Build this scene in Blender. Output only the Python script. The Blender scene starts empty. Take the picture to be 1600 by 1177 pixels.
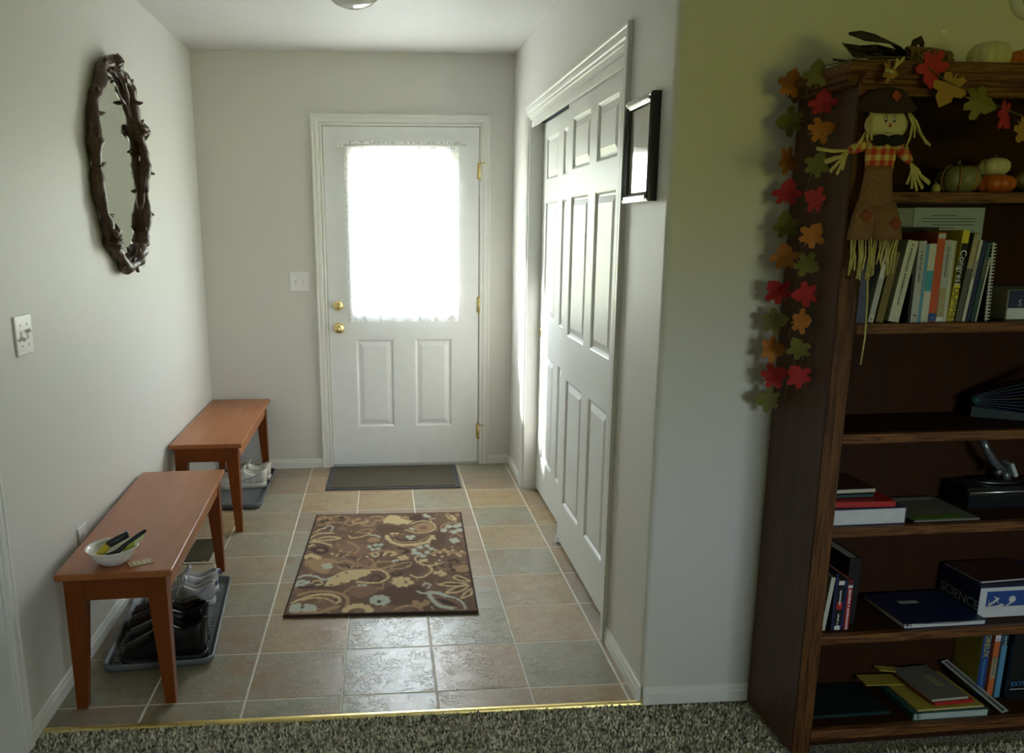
import bpy, bmesh, math, random
import numpy as np
from mathutils import Vector, Matrix, Euler
random.seed(7); np.random.seed(7)
PI = math.pi
scene = bpy.context.scene
COL = scene.collection

# ------------------------------------------------------------------ camera
CAM = Vector((1.0531, -5.1375, 1.4684)); YAW, PITCH, ROLL = .0812, -.2264, -.0015
fw = Vector((math.sin(YAW)*math.cos(PITCH), math.cos(YAW)*math.cos(PITCH), math.sin(PITCH)))
rt = Vector((math.cos(YAW), -math.sin(YAW), 0)); up = rt.cross(fw)
r2 = math.cos(ROLL)*rt + math.sin(ROLL)*up; u2 = -math.sin(ROLL)*rt + math.cos(ROLL)*up
cd = bpy.data.cameras.new('camera'); cam = bpy.data.objects.new('camera', cd); COL.objects.link(cam)
cam.matrix_world = Matrix(((r2.x, u2.x, -fw.x, CAM.x), (r2.y, u2.y, -fw.y, CAM.y), (r2.z, u2.z, -fw.z, CAM.z), (0, 0, 0, 1)))
cd.sensor_fit = 'HORIZONTAL'; cd.sensor_width = 36; cd.lens = 1307.41/1600*36
cd.shift_x = 94.96/1600; cd.shift_y = 69.94/1600; cd.clip_start = .05
scene.camera = cam

# ------------------------------------------------------------------ light: sky through the windows, sun through the door glass
SKY = 23.0; SUN = 58.0
w = bpy.data.worlds.new('sky'); scene.world = w; w.use_nodes = True
nt = w.node_tree; nt.nodes.clear()
tc = nt.nodes.new('ShaderNodeTexCoord'); sp = nt.nodes.new('ShaderNodeSeparateXYZ'); mr = nt.nodes.new('ShaderNodeMapRange')
mx = nt.nodes.new('ShaderNodeMix'); mx.data_type = 'RGBA'; bg = nt.nodes.new('ShaderNodeBackground'); wo = nt.nodes.new('ShaderNodeOutputWorld')
nt.links.new(tc.outputs['Generated'], sp.inputs[0]); nt.links.new(sp.outputs['Z'], mr.inputs['Value'])
mr.inputs['From Min'].default_value = -.04; mr.inputs['From Max'].default_value = .12
nt.links.new(mr.outputs[0], mx.inputs['Factor'])
mx.inputs['A'].default_value = (.34, .36, .055, 1); mx.inputs['B'].default_value = (.80, .93, 1.08, 1)
nt.links.new(mx.outputs['Result'], bg.inputs['Color']); bg.inputs['Strength'].default_value = SKY
nt.links.new(bg.outputs[0], wo.inputs[0])
sd = bpy.data.lights.new('sun', 'SUN'); sd.energy = SUN; sd.angle = math.radians(3); sd.color = (1, .98, .94)
so = bpy.data.objects.new('sun', sd); COL.objects.link(so)
so.rotation_euler = Vector((1, -.8, -.85)).to_track_quat('-Z', 'Y').to_euler()
def portal(name, loc, rot, sx, sy):
    d = bpy.data.lights.new(name, 'AREA'); d.shape = 'RECTANGLE'; d.size = sx; d.size_y = sy; d.cycles.is_portal = True
    o = bpy.data.objects.new(name, d); COL.objects.link(o); o.location = loc; o.rotation_euler = rot
portal('door_glass_portal', (1.182, .07, 1.44), (-PI/2, 0, 0), .62, .98)
LWX0, LWX1, LWZ0, LWZ1, REAR = 2.2, 3.5, .95, 1.72, -7.4
portal('living_window_portal', ((LWX0+LWX1)/2, REAR-.08, (LWZ0+LWZ1)/2), (PI/2, 0, 0), LWX1-LWX0+.1, LWZ1-LWZ0+.1)
vs = scene.view_settings
scene.display_settings.display_device = 'sRGB'
vs.view_transform = 'Standard'; vs.look = 'None'; vs.gamma = 1; vs.use_curve_mapping = False; vs.exposure = 0.0
scene.cycles.use_denoising = True; scene.cycles.use_adaptive_sampling = True; scene.cycles.adaptive_threshold = .02
scene.cycles.max_bounces = 8; scene.cycles.diffuse_bounces = 6; scene.cycles.transparent_max_bounces = 12

# ------------------------------------------------------------------ materials
MATS = {}
def nmat(name):
    m = bpy.data.materials.new(name); m.use_nodes = True; MATS[name] = m
    return m, m.node_tree, m.node_tree.nodes['Principled BSDF']
def node(t, typ, **kw):
    n = t.nodes.new(typ)
    for k, v in kw.items(): setattr(n, k, v)
    return n
def ramp(t, fac, stops):
    r = node(t, 'ShaderNodeValToRGB'); e = r.color_ramp.elements
    while len(e) < len(stops): e.new(.5)
    for i, (p, c) in enumerate(stops): e[i].position = p; e[i].color = (*c, 1)
    t.links.new(fac, r.inputs[0]); return r.outputs[0]
def coords(t, kind='Object', scale=(1, 1, 1)):
    tc = node(t, 'ShaderNodeTexCoord'); mp = node(t, 'ShaderNodeMapping'); mp.inputs['Scale'].default_value = scale
    src = tc.outputs[kind] if kind != 'World' else node(t, 'ShaderNodeNewGeometry').outputs['Position']
    t.links.new(src, mp.inputs[0]); return mp.outputs[0]
def noise(t, vec, scale, detail=3, rough=.5, dist=0):
    n = node(t, 'ShaderNodeTexNoise'); n.inputs['Scale'].default_value = scale; n.inputs['Detail'].default_value = detail
    n.inputs['Roughness'].default_value = rough; n.inputs['Distortion'].default_value = dist
    t.links.new(vec, n.inputs['Vector']); return n.outputs['Fac']
def bump(t, b, h, strength, dist=.001):
    n = node(t, 'ShaderNodeBump'); n.inputs['Strength'].default_value = strength; n.inputs['Distance'].default_value = dist
    t.links.new(h, n.inputs['Height']); t.links.new(n.outputs[0], b.inputs['Normal'])
def plain(name, col, rough=.5, metal=0, spec=.5, var=.08, scale=40, bmp=0, kind='Object', sc=(1, 1, 1), bdist=.001, coat=0):
    m, t, b = nmat(name)
    v = coords(t, kind, sc); f = noise(t, v, scale, 4)
    lo = tuple(max(0, c*(1-var)) for c in col); hi = tuple(min(1, c*(1+var)) for c in col)
    t.links.new(ramp(t, f, [(.3, lo), (.7, hi)]), b.inputs['Base Color'])
    b.inputs['Roughness'].default_value = rough; b.inputs['Metallic'].default_value = metal; b.inputs['Specular IOR Level'].default_value = spec
    if coat: b.inputs['Coat Weight'].default_value = coat; b.inputs['Coat Roughness'].default_value = .12
    if bmp: bump(t, b, f, bmp, bdist)
    return m
plain('wall_paint', (.705, .70, .65), .52, var=.012, scale=170, bmp=.25, kind='World', bdist=.0012)
plain('ceiling_paint', (.61, .605, .58), .6, var=.015, scale=150, bmp=.3, kind='World', bdist=.0015)
plain('trim_paint', (.80, .80, .755), .4, var=.02, scale=20)
plain('door_paint', (.86, .88, .885), .33, var=.02, scale=15)
m, t, b = nmat('closet_paint')
f = noise(t, coords(t, 'World', (1, 9, .9)), 26, 5, .6, .6)
t.links.new(ramp(t, f, [(.3, (.77, .785, .755)), (.7, (.80, .815, .785))]), b.inputs['Base Color']); b.inputs['Roughness'].default_value = .42; b.inputs['Specular IOR Level'].default_value = .4; bump(t, b, f, .3, .001)
plain('switch_plastic', (.88, .88, .88), .3, var=.01)
plain('dark_gap', (.03, .035, .04), .8)
plain('brass', (.80, .64, .30), .22, 1, var=.05)
plain('gold_strip', (.82, .66, .26), .35, 1, var=.08, scale=30)
plain('steel', (.6, .62, .64), .28, 1)
plain('threshold_metal', (.55, .56, .56), .4, .8)
# slate vinyl tiles: each tile draws its own tone
m, t, b = nmat('slate_tile')
oi = node(t, 'ShaderNodeObjectInfo'); v0 = coords(t, 'World')
sh_ = node(t, 'ShaderNodeVectorMath', operation='SCALE'); sh_.inputs[0].default_value = (31, 57, 13); t.links.new(oi.outputs['Random'], sh_.inputs['Scale'])
va = node(t, 'ShaderNodeVectorMath', operation='ADD'); t.links.new(v0, va.inputs[0]); t.links.new(sh_.outputs[0], va.inputs[1]); v = va.outputs[0]
n1 = noise(t, v, 5, 6, .62, 1.2); n2 = noise(t, v, 38, 5, .7, .5)
base = ramp(t, oi.outputs['Random'], [(0, (.37, .27, .165)), (.2, (.33, .275, .185)), (.4, (.305, .285, .205)), (.6, (.385, .29, .165)), (.78, (.31, .25, .18)), (.9, (.325, .305, .225))])
base.node.color_ramp.interpolation = 'CONSTANT'
mul = node(t, 'ShaderNodeMix'); mul.data_type = 'RGBA'; mul.blend_type = 'MULTIPLY'; mul.inputs['Factor'].default_value = .85
t.links.new(base, mul.inputs['A']); t.links.new(ramp(t, n1, [(.26, (.58, .62, .62)), (.42, (.95, .95, .92)), (.56, (1, 1, 1)), (.72, (1.0, .78, .56))]), mul.inputs['B'])
m2 = node(t, 'ShaderNodeMix'); m2.data_type = 'RGBA'; m2.blend_type = 'MULTIPLY'; m2.inputs['Factor'].default_value = .5
t.links.new(mul.outputs['Result'], m2.inputs['A']); t.links.new(ramp(t, n2, [(.3, (.6, .6, .6)), (.6, (1.05, 1.05, 1.05))]), m2.inputs['B'])
nr = noise(t, v, 4.5, 5, .6, .8)
m3 = node(t, 'ShaderNodeMix'); m3.data_type = 'RGBA'; t.links.new(ramp(t, nr, [(.50, (0, 0, 0)), (.72, (.8, .8, .8))]), m3.inputs['Factor'])
t.links.new(m2.outputs['Result'], m3.inputs['A']); m3.inputs['B'].default_value = (.30, .165, .068, 1)
t.links.new(m3.outputs['Result'], b.inputs['Base Color'])
b.inputs['Roughness'].default_value = .33; b.inputs['Specular IOR Level'].default_value = .55
n3 = noise(t, v, 34, 4, .6, 1.6); n4 = noise(t, v, 6, 3, .5, .5)
mk = node(t, 'ShaderNodeMath', operation='MULTIPLY')
t.links.new(ramp(t, n3, [(.50, (0, 0, 0)), (.545, (1, 1, 1))]), mk.inputs[0]); t.links.new(ramp(t, n4, [(.40, (.05, .05, .05)), (.62, (1, 1, 1))]), mk.inputs[1])
bump(t, b, mk.outputs[0], .7, .0022)
plain('bounce_concrete', (.40, .39, .36), .9, var=.12, scale=6, kind='World')  # for the added slab that bounces daylight in at the entry door
plain('grout', (.66, .63, .54), .7, var=.1, kind='World')
# carpet
m, t, b = nmat('carpet_tuft')
g = node(t, 'ShaderNodeNewGeometry')
t.links.new(ramp(t, g.outputs['Random Per Island'], [(0, (.07, .065, .05)), (.25, (.36, .34, .27)), (.5, (.58, .55, .44)), (.75, (.82, .80, .68)), (1, (.22, .22, .16))]), b.inputs['Base Color'])
b.inputs['Roughness'].default_value = .95; b.inputs['Specular IOR Level'].default_value = .1
m, t, b = nmat('carpet')
f = noise(t, coords(t, 'World'), 160, 2); t.links.new(ramp(t, f, [(.35, (.10, .09, .07)), (.65, (.55, .52, .42))]), b.inputs['Base Color']); b.inputs['Roughness'].default_value = .95; bump(t, b, f, .8, .006)
# wood
def wood(name, lo, hi, axis, rough, rings=9, fine=.5, coat=0, spec=.5, wave=1.0, con=.18):
    m, t, b = nmat(name)
    s = [9, 9, 9]; s[axis] = .55
    v = coords(t, 'Object', tuple(s)); f = noise(t, v, rings, 6, .6, wave)
    s2 = [90, 90, 90]; s2[axis] = 2.2
    f2 = noise(t, coords(t, 'Object', tuple(s2)), 4, 3, .6)
    mixf = node(t, 'ShaderNodeMix'); mixf.inputs['Factor'].default_value = fine
    t.links.new(f, mixf.inputs['A']); t.links.new(f2, mixf.inputs['B'])
    t.links.new(ramp(t, mixf.outputs[0], [(.5-con, lo), (.5+con, hi)]), b.inputs['Base Color'])
    b.inputs['Roughness'].default_value = rough; b.inputs['Specular IOR Level'].default_value = spec
    if coat: b.inputs['Coat Weight'].default_value = coat; b.inputs['Coat Roughness'].default_value = .15
    bump(t, b, f2, .1, .0006)
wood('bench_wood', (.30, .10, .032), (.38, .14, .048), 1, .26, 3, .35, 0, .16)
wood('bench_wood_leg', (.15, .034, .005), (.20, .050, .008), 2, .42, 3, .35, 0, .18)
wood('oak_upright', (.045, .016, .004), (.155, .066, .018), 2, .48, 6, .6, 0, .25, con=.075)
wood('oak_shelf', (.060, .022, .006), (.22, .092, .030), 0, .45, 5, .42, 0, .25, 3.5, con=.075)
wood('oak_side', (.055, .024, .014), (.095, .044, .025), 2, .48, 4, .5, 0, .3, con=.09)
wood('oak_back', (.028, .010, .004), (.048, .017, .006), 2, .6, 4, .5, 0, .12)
# glass, mirror, curtain
m, t, b = nmat('window_glass'); t.nodes.remove(b)
tr = node(t, 'ShaderNodeBsdfTransparent'); gl = node(t, 'ShaderNodeBsdfGlossy'); gl.inputs['Roughness'].default_value = .02
ms = node(t, 'ShaderNodeMixShader'); ms.inputs[0].default_value = .05
t.links.new(tr.outputs[0], ms.inputs[1]); t.links.new(gl.outputs[0], ms.inputs[2]); t.links.new(ms.outputs[0], t.nodes['Material Output'].inputs[0])
m, t, b = nmat('mirror_glass'); b.inputs['Metallic'].default_value = 1; b.inputs['Roughness'].default_value = .015; b.inputs['Base Color'].default_value = (.82, .86, .82, 1)
m, t, b = nmat('picture_glass'); b.inputs['Base Color'].default_value = (.23, .21, .16, 1); b.inputs['Roughness'].default_value = .03; b.inputs['Coat Weight'].default_value = 1; b.inputs['Coat Roughness'].default_value = .02
f = noise(t, coords(t, 'World'), 6, 2); t.links.new(ramp(t, f, [(.35, (.42, .40, .32)), (.65, (.5, .48, .40))]), b.inputs['Base Color'])
m, t, b = nmat('sheer_lace'); t.nodes.remove(b)
tr = node(t, 'ShaderNodeBsdfTransparent'); tl = node(t, 'ShaderNodeBsdfTranslucent'); df = node(t, 'ShaderNodeBsdfDiffuse')
tl.inputs[0].default_value = (.93, .93, .91, 1); df.inputs[0].default_value = (.9, .9, .88, 1)
a1 = node(t, 'ShaderNodeMixShader'); a1.inputs[0].default_value = .3; t.links.new(tl.outputs[0], a1.inputs[1]); t.links.new(df.outputs[0], a1.inputs[2])
vo = node(t, 'ShaderNodeTexVoronoi'); vo.inputs['Scale'].default_value = 150; t.links.new(coords(t), vo.inputs['Vector'])
a2 = node(t, 'ShaderNodeMixShader'); t.links.new(ramp(t, vo.outputs['Distance'], [(.3, (.22, .22, .22)), (.6, (.55, .55, .55))]), a2.inputs[0]); t.links.new(tr.outputs[0], a2.inputs[2]); t.links.new(a1.outputs[0], a2.inputs[1])
t.links.new(a2.outputs[0], t.nodes['Material Output'].inputs[0])
m, t, b = nmat('ribbed_glass'); b.inputs['Base Color'].default_value = (.80, .80, .75, 1); b.inputs['Roughness'].default_value = .12; b.inputs['Transmission Weight'].default_value = .55; b.inputs['IOR'].default_value = 1.45
m, t, b = nmat('clear_glass'); b.inputs['Base Color'].default_value = (.9, .92, .9, 1); b.inputs['Roughness'].default_value = .04; b.inputs['Transmission Weight'].default_value = .9; b.inputs['IOR'].default_value = 1.45
# vertex-colour print materials
def print_mat(name, rough=.9, fuzz=0, spec=.2):
    m, t, b = nmat(name); a = node(t, 'ShaderNodeVertexColor'); a.layer_name = 'print'
    mu = node(t, 'ShaderNodeMix'); mu.data_type = 'RGBA'; mu.blend_type = 'MULTIPLY'; mu.inputs['Factor'].default_value = .5
    f = noise(t, coords(t), 300, 2); t.links.new(a.outputs[0], mu.inputs['A']); t.links.new(ramp(t, f, [(.3, (.6, .6, .6)), (.7, (1, 1, 1))]), mu.inputs['B'])
    t.links.new(mu.outputs['Result'], b.inputs['Base Color']); b.inputs['Roughness'].default_value = rough; b.inputs['Specular IOR Level'].default_value = spec
    if fuzz: bump(t, b, f, fuzz, .003); b.inputs['Sheen Weight'].default_value = .15
print_mat('rug_pile', .95, .7, .1); print_mat('printed_card', .45)

# ------------------------------------------------------------------ mesh helpers
class MB:
    def __init__(s): s.v = []; s.f = []; s.sm = []
    def add(s, vs, fs, smooth=False):
        o = len(s.v); s.v += [tuple(p) for p in vs]; s.f += [tuple(i+o for i in q) for q in fs]; s.sm += [smooth]*len(fs); return s
    def box(s, x0, x1, y0, y1, z0, z1, bev=0, M=None, seg=2):
        if x0 > x1: x0, x1 = x1, x0
        if y0 > y1: y0, y1 = y1, y0
        if z0 > z1: z0, z1 = z1, z0
        b = min(bev, (x1-x0)*.45, (y1-y0)*.45, (z1-z0)*.45)
        if b <= 0:
            vs = [(x, y, z) for x in (x0, x1) for y in (y0, y1) for z in (z0, z1)]
            fs = [(0, 1, 3, 2), (4, 6, 7, 5), (0, 4, 5, 1), (2, 3, 7, 6), (0, 2, 6, 4), (1, 5, 7, 3)]
        else:
            bm = bmesh.new(); bmesh.ops.create_cube(bm, size=1)
            for vv in bm.verts: vv.co = Vector(((x0+x1)/2+vv.co.x*(x1-x0), (y0+y1)/2+vv.co.y*(y1-y0), (z0+z1)/2+vv.co.z*(z1-z0)))
            bmesh.ops.bevel(bm, geom=bm.edges[:], offset=b, segments=seg, profile=.5, affect='EDGES')
            bm.verts.index_update(); vs = [tuple(vv.co) for vv in bm.verts]; fs = [tuple(vv.index for vv in ff.verts) for ff in bm.faces]; bm.free()
        if M is not None: vs = [tuple(M @ Vector(p)) for p in vs]
        return s.add(vs, fs)
    def loft(s, rings, closed=True, caps=True, smooth=True):
        n = len(rings[0]); vs = [p for r in rings for p in r]; fs = []
        m = n if closed else n-1
        for i in range(len(rings)-1):
            for j in range(m):
                k = (j+1) % n; fs.append((i*n+j, i*n+k, (i+1)*n+k, (i+1)*n+j))
        if caps and closed: fs.append(tuple(range(n-1, -1, -1))); fs.append(tuple((len(rings)-1)*n+j for j in range(n)))
        return s.add(vs, fs, smooth)
    def tube(s, path, rad, n=8, caps=True, flat=1.0):
        P = [Vector(p) for p in path]; R = rad if hasattr(rad, '__len__') else [rad]*len(P); rings = []
        prev = None
        for i, p in enumerate(P):
            d = (P[min(i+1, len(P)-1)]-P[max(i-1, 0)])
            if d.length < 1e-9: d = Vector((0, 0, 1))
            d.normalize()
            if prev is None: a = d.orthogonal().normalized()
            else:
                a = prev-d*prev.dot(d); a = a.normalized() if a.length > 1e-6 else d.orthogonal().normalized()
            prev = a; b = d.cross(a)
            rings.append([tuple(p+(a*math.cos(2*PI*k/n)+b*math.sin(2*PI*k/n)*flat)*R[i]) for k in range(n)])
        return s.loft(rings, True, caps)
    def lathe(s, prof, n=24, c=(0, 0, 0), rib=None, sx=1, sy=1, smooth=True):
        rings = []
        for r, z in prof:
            rings.append([(c[0]+sx*r*(rib(2*PI*k/n) if rib else 1)*math.cos(2*PI*k/n), c[1]+sy*r*(rib(2*PI*k/n) if rib else 1)*math.sin(2*PI*k/n), c[2]+z) for k in range(n)])
        return s.loft(rings, True, True, smooth)
    def prism(s, poly, lo, hi, axis=2, smooth=False):
        def P(a, b, h): return (a, b, h) if axis == 2 else ((a, h, b) if axis == 1 else (h, a, b))
        n = len(poly); vs = [P(a, b, lo) for a, b in poly]+[P(a, b, hi) for a, b in poly]
        fs = [(i, (i+1) % n, n+(i+1) % n, n+i) for i in range(n)]+[tuple(range(n-1, -1, -1)), tuple(range(n, 2*n))]
        return s.add(vs, fs, smooth)
    def xf(s, M):
        s.v = [tuple(M @ Vector(p)) for p in s.v]; return s
    def mesh(s, name):
        me = bpy.data.meshes.new(name); me.from_pydata(s.v, [], s.f)
        me.polygons.foreach_set('use_smooth', s.sm); me.update()
        bm = bmesh.new(); bm.from_mesh(me); bmesh.ops.recalc_face_normals(bm, faces=bm.faces[:]); bm.to_mesh(me); bm.free()
        return me
    def build(s, name, mat, parent=None, loc=None, rot=None, label=None):
        me = s.mesh(name); me.materials.append(MATS[mat]); o = bpy.data.objects.new(name, me); COL.objects.link(o)
        if parent is not None: o.parent = parent
        if loc is not None: o.location = loc
        if rot is not None: o.rotation_euler = rot
        if label: o['label'] = label
        return o
def tag(o, label, cat, group=None, kind=None):
    if label: o['label'] = label
    if cat: o['category'] = cat
    if group: o['group'] = group
    if kind: o['kind'] = kind
    return o
def empty(name, loc=(0, 0, 0), rot=(0, 0, 0)):
    o = bpy.data.objects.new(name, None); COL.objects.link(o); o.location = loc; o.rotation_euler = rot; o.empty_display_size = .05; return o
def thing(name, label, cat, loc=(0, 0, 0), rot=(0, 0, 0), group=None): return tag(empty(name, loc, rot), label, cat, group)
def struct(o): o['kind'] = 'structure'; return o
def copy_tree(o, parent=None):
    c = o.copy(); COL.objects.link(c); c.parent = parent
    for ch in list(o.children): copy_tree(ch, c)
    return c
def text(s, parent, loc, rot, size, mat, name='lettering', sx=1, align='LEFT'):
    c = bpy.data.curves.new(name, 'FONT'); c.body = s; c.size = size; c.extrude = .0002; c.align_x = align; c.align_y = 'CENTER'
    tmp = bpy.data.objects.new('tmp', c); me = bpy.data.meshes.new_from_object(tmp); bpy.data.objects.remove(tmp); bpy.data.curves.remove(c)
    me.materials.clear(); me.materials.append(MATS[mat]); o = bpy.data.objects.new(name, me); COL.objects.link(o); o.parent = parent; o.location = loc; o.rotation_euler = rot; o.scale = (sx, 1, 1); return o
FRONT = (PI/2, 0, 0); DOWN = (PI/2, PI/2, 0); LEFTFACE = (PI/2, 0, -PI/2)
def rrect(x0, x1, y0, y1, r, n=5):
    p = []
    for cx, cy, a0 in ((x1-r, y1-r, 0), (x0+r, y1-r, PI/2), (x0+r, y0+r, PI), (x1-r, y0+r, 1.5*PI)):
        for k in range(n+1): a = a0+PI/2*k/n; p.append((cx+r*math.cos(a), cy+r*math.sin(a)))
    return p

# ------------------------------------------------------------------ the room shell
W, H, YF = 1.8443, 2.4487, -2.8093
XR = 5.2
DX0, DX1, DZ1 = .7254, 1.6394, 2.047         # entry door slab
CY0, CY1, CZ = -.545, -2.335, 2.035          # closet opening
b = MB(); b.box(-.12, XR+.1, REAR-.12, YF, -.12, -.008); struct(b.build('floor', 'carpet'))
b = MB(); b.box(-.12, XR+.1, REAR-.12, .16, H, H+.1); struct(b.build('ceiling', 'ceiling_paint'))
b = MB(); b.box(-.12, 0, REAR-.12, .16, -.12, H); struct(b.build('wall_left', 'wall_paint'))
b = MB(); b.box(0, DX0-.02, 0, .14, -.12, H).box(DX1+.02, W+.75, 0, .14, -.12, H).box(DX0-.02, DX1+.02, 0, .14, DZ1+.02, H).box(DX0-.02, DX1+.02, 0.001, .14, -.12, -.001)
struct(b.build('wall_back', 'wall_paint'))
R = .02
arc = [(W+R-R*math.sin(a), YF+R-R*math.cos(a)) for a in [PI/2*k/8 for k in range(8, -1, -1)]]
b = MB(); b.prism([(W, CY1)]+arc+[(XR, YF), (XR, YF+.115), (W+.115, YF+.115), (W+.115, CY1)], -.12, H, 2)
b.box(W, W+.115, CY0, 0, -.12, H).box(W, W+.115, CY1, CY0, CZ, H)
b.box(W+.70, W+.75, YF+.115, 0, -.12, H)
struct(b.build('wall_right', 'wall_paint'))
b = MB(); b.box(XR, XR+.1, REAR, YF+.115, -.12, H); struct(b.build('wall_living', 'wall_paint'))
b = MB(); b.box(0, LWX0, REAR-.12, REAR, -.12, H).box(LWX1, XR+.1, REAR-.12, REAR, -.12, H).box(LWX0, LWX1, REAR-.12, REAR, -.12, LWZ0).box(LWX0, LWX1, REAR-.12, REAR, LWZ1, H)
struct(b.build('wall_rear', 'wall_paint'))
wf = struct(MB().box(LWX0, LWX0+.05, REAR-.09, REAR-.03, LWZ0, LWZ1).box(LWX1-.05, LWX1, REAR-.09, REAR-.03, LWZ0, LWZ1).box(LWX0+.05, LWX1-.05, REAR-.09, REAR-.03, LWZ0, LWZ0+.05).box(LWX0+.05, LWX1-.05, REAR-.09, REAR-.03, LWZ1-.05, LWZ1).box((LWX0+LWX1)/2-.025, (LWX0+LWX1)/2+.025, REAR-.09, REAR-.03, LWZ0+.05, LWZ1-.05).build('window_1', 'trim_paint'))
MB().box(LWX0+.05, (LWX0+LWX1)/2-.025, REAR-.063, REAR-.058, LWZ0+.05, LWZ1-.05).build('pane', 'window_glass', wf)
MB().box((LWX0+LWX1)/2+.025, LWX1-.05, REAR-.063, REAR-.058, LWZ0+.05, LWZ1-.05).build('pane', 'window_glass', wf)

struct(MB().box(-3, 6, .142, 5, -.25, -.13).build('bounce_ground', 'bounce_concrete'))['label'] = 'unseen pale concrete slab added outside the entry door to bounce daylight in'  # unseen slab, added to bounce neutral daylight up through the door glass
struct(MB().box(LWX0-1.2, LWX1+1.2, REAR-1.5, REAR-.121, 2.02, 2.12).build('sky_block_roof', 'trim_paint'))['label'] = 'unseen overhang added outside the living room window to block the upper sky'  # unseen board, added to cut the sky light on the lower living room wall
# entry floor: grout bed with separate tiles
YT = -2.797
fl = struct(MB().box(0, W+.70, YT, .0, -.12, -.0009).build('floor_entry', 'grout'))
TW, TX, TY, ROTT = .3054, -.0181, .0618, .0026
tile_cache = {}
X0, X1 = .0, W+.12
for i in range(0, 7):
    for j in range(0, 10):
        xa, xb = TX+i*TW+.0028, TX+(i+1)*TW-.0028; ya, yb = TY-(j+1)*TW+.0028, TY-j*TW-.0028
        xa, xb = max(xa, X0+.001), min(xb, X1); ya, yb = max(ya, YT+.002), min(yb, -.001)
        if xb-xa < .01 or yb-ya < .01: continue
        key = (round(xb-xa, 4), round(yb-ya, 4))
        if key not in tile_cache:
            q = MB(); hx, hy = key[0]/2, key[1]/2; c = .0018
            q.box(-hx, hx, -hy, hy, -.006, -.0012)
            q.v[:] = []; q.f[:] = []; q.sm[:] = []
            q.loft([[(-hx, -hy, -.006), (hx, -hy, -.006), (hx, hy, -.006), (-hx, hy, -.006)], [(-hx, -hy, -.0012), (hx, -hy, -.0012), (hx, hy, -.0012), (-hx, hy, -.0012)], [(-hx+c, -hy+c, 0), (hx-c, -hy+c, 0), (hx-c, hy-c, 0), (-hx+c, hy-c, 0)]], smooth=False)
            me = q.mesh('floor_tile'); me.materials.append(MATS['slate_tile']); tile_cache[key] = me
        o = bpy.data.objects.new('floor_tile', tile_cache[key]); COL.objects.link(o); o.parent = fl; o.location = ((xa+xb)/2, (ya+yb)/2, 0)
# metal edge strip between tile and carpet
prof = [(-.012, -.003), (-.010, .0025), (-.004, .0045), (.004, .0045), (.009, .002), (.010, -.003)]
struct(MB().prism([(y+YT-.004, z) for y, z in prof], .004, W-.002, 0).build('trim_1', 'gold_strip'))['label'] = 'brass coloured strip where the tile meets the carpet'
# carpet pile
N = 30000
xs = np.random.uniform(.004, 2.9, N); ys = np.random.uniform(-3.45, YT-.012, N)
keep = ~((xs > W-.002) & (ys > YF-.012)) & ~((xs > 2.178) & (ys > -3.112+.0286*(xs-2.19))); xs, ys = xs[keep], ys[keep]; N = len(xs)
an = np.random.uniform(0, 2*PI, N); rr = np.random.uniform(.004, .0068, N); hh = np.random.uniform(.002, .009, N); lx = np.random.uniform(-.004, .004, N); ly = np.random.uniform(-.004, .004, N)
V = np.zeros((N*5, 3)); F = []
for k in range(4):
    V[k::5, 0] = xs+rr*np.cos(an+k*PI/2); V[k::5, 1] = ys+rr*np.sin(an+k*PI/2); V[k::5, 2] = -.009
V[4::5, 0] = xs+lx; V[4::5, 1] = ys+ly; V[4::5, 2] = hh-.003
V[:, 0] = np.clip(V[:, 0], .001, 5)
base = np.arange(N)*5
F = np.stack([np.stack([base+k, base+(k+1) % 4, base+4], 1) for k in range(4)], 1).reshape(-1, 3)
me = bpy.data.meshes.new('carpet_pile'); me.from_pydata(V.tolist(), [], F.tolist()); me.materials.append(MATS['carpet_tuft'])
o = bpy.data.objects.new('carpet_pile', me); COL.objects.link(o); tag(o, 'speckled brown and grey carpet pile at the front', 'carpet', kind='stuff')

# baseboards (profile: distance from wall, height)
BP = [(0, 0), (.012, 0), (.012, .036), (.0095, .039), (.0095, .043), (.0075, .046), (.0065, .053), (.003, .057), (0, .057)]
def base_x(name, x0, x1, y, s): return struct(MB().prism([(y+s*d, z) for d, z in BP], x0, x1, 0).build(name, 'trim_paint'))
def base_y(name, y0, y1, x, s): return struct(MB().prism([(x+s*d, z) for d, z in BP], y0, y1, 1).build(name, 'trim_paint'))
base_x('baseboard_back_left', .012, DX0-.064, 0, -1); base_x('baseboard_back_right', DX1+.064, W-.012, 0, -1)
base_y('baseboard_left', -2.875, 0, 0, 1)
base_y('baseboard_right_far', CY0+.062, 0, W, -1); base_y('baseboard_right_near', YF+.006, CY1-.062, W, -1)
base_x('baseboard_front', W+.004, XR, YF, -1)
# casings: profile across the width (u from the opening outwards, height off the wall)
CP = [(0, 0), (0, .009), (.004, .011), (.010, .011), (.013, .0085), (.018, .0085), (.022, .013), (.034, .015), (.046, .015), (.050, .018), (.059, .018), (.061, .015), (.061, 0)]
def casing(name, u_out, a0, a1, plane, vertical, wallaxis, wpos, wdir, mit0=0, mit1=0):
    # u: across the casing (sign via u_out), a: along it; mitred ends
    n = len(CP); vs = []
    for a, mt in ((a0, mit0), (a1, mit1)):
        for u, h in CP:
            across = plane+u_out*u; along = a+mt*u; off = wpos+wdir*h
            if wallaxis == 1: vs.append((across, off, along) if vertical else (along, off, across))
            else: vs.append((off, across, along) if vertical else (off, along, across))
    fs = [(i, (i+1) % n, n+(i+1) % n, n+i) for i in range(n)]+[tuple(range(n)), tuple(range(2*n-1, n-1, -1))]
    return struct(MB().add(vs, fs).build(name, 'trim_paint'))
g = .006
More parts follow.
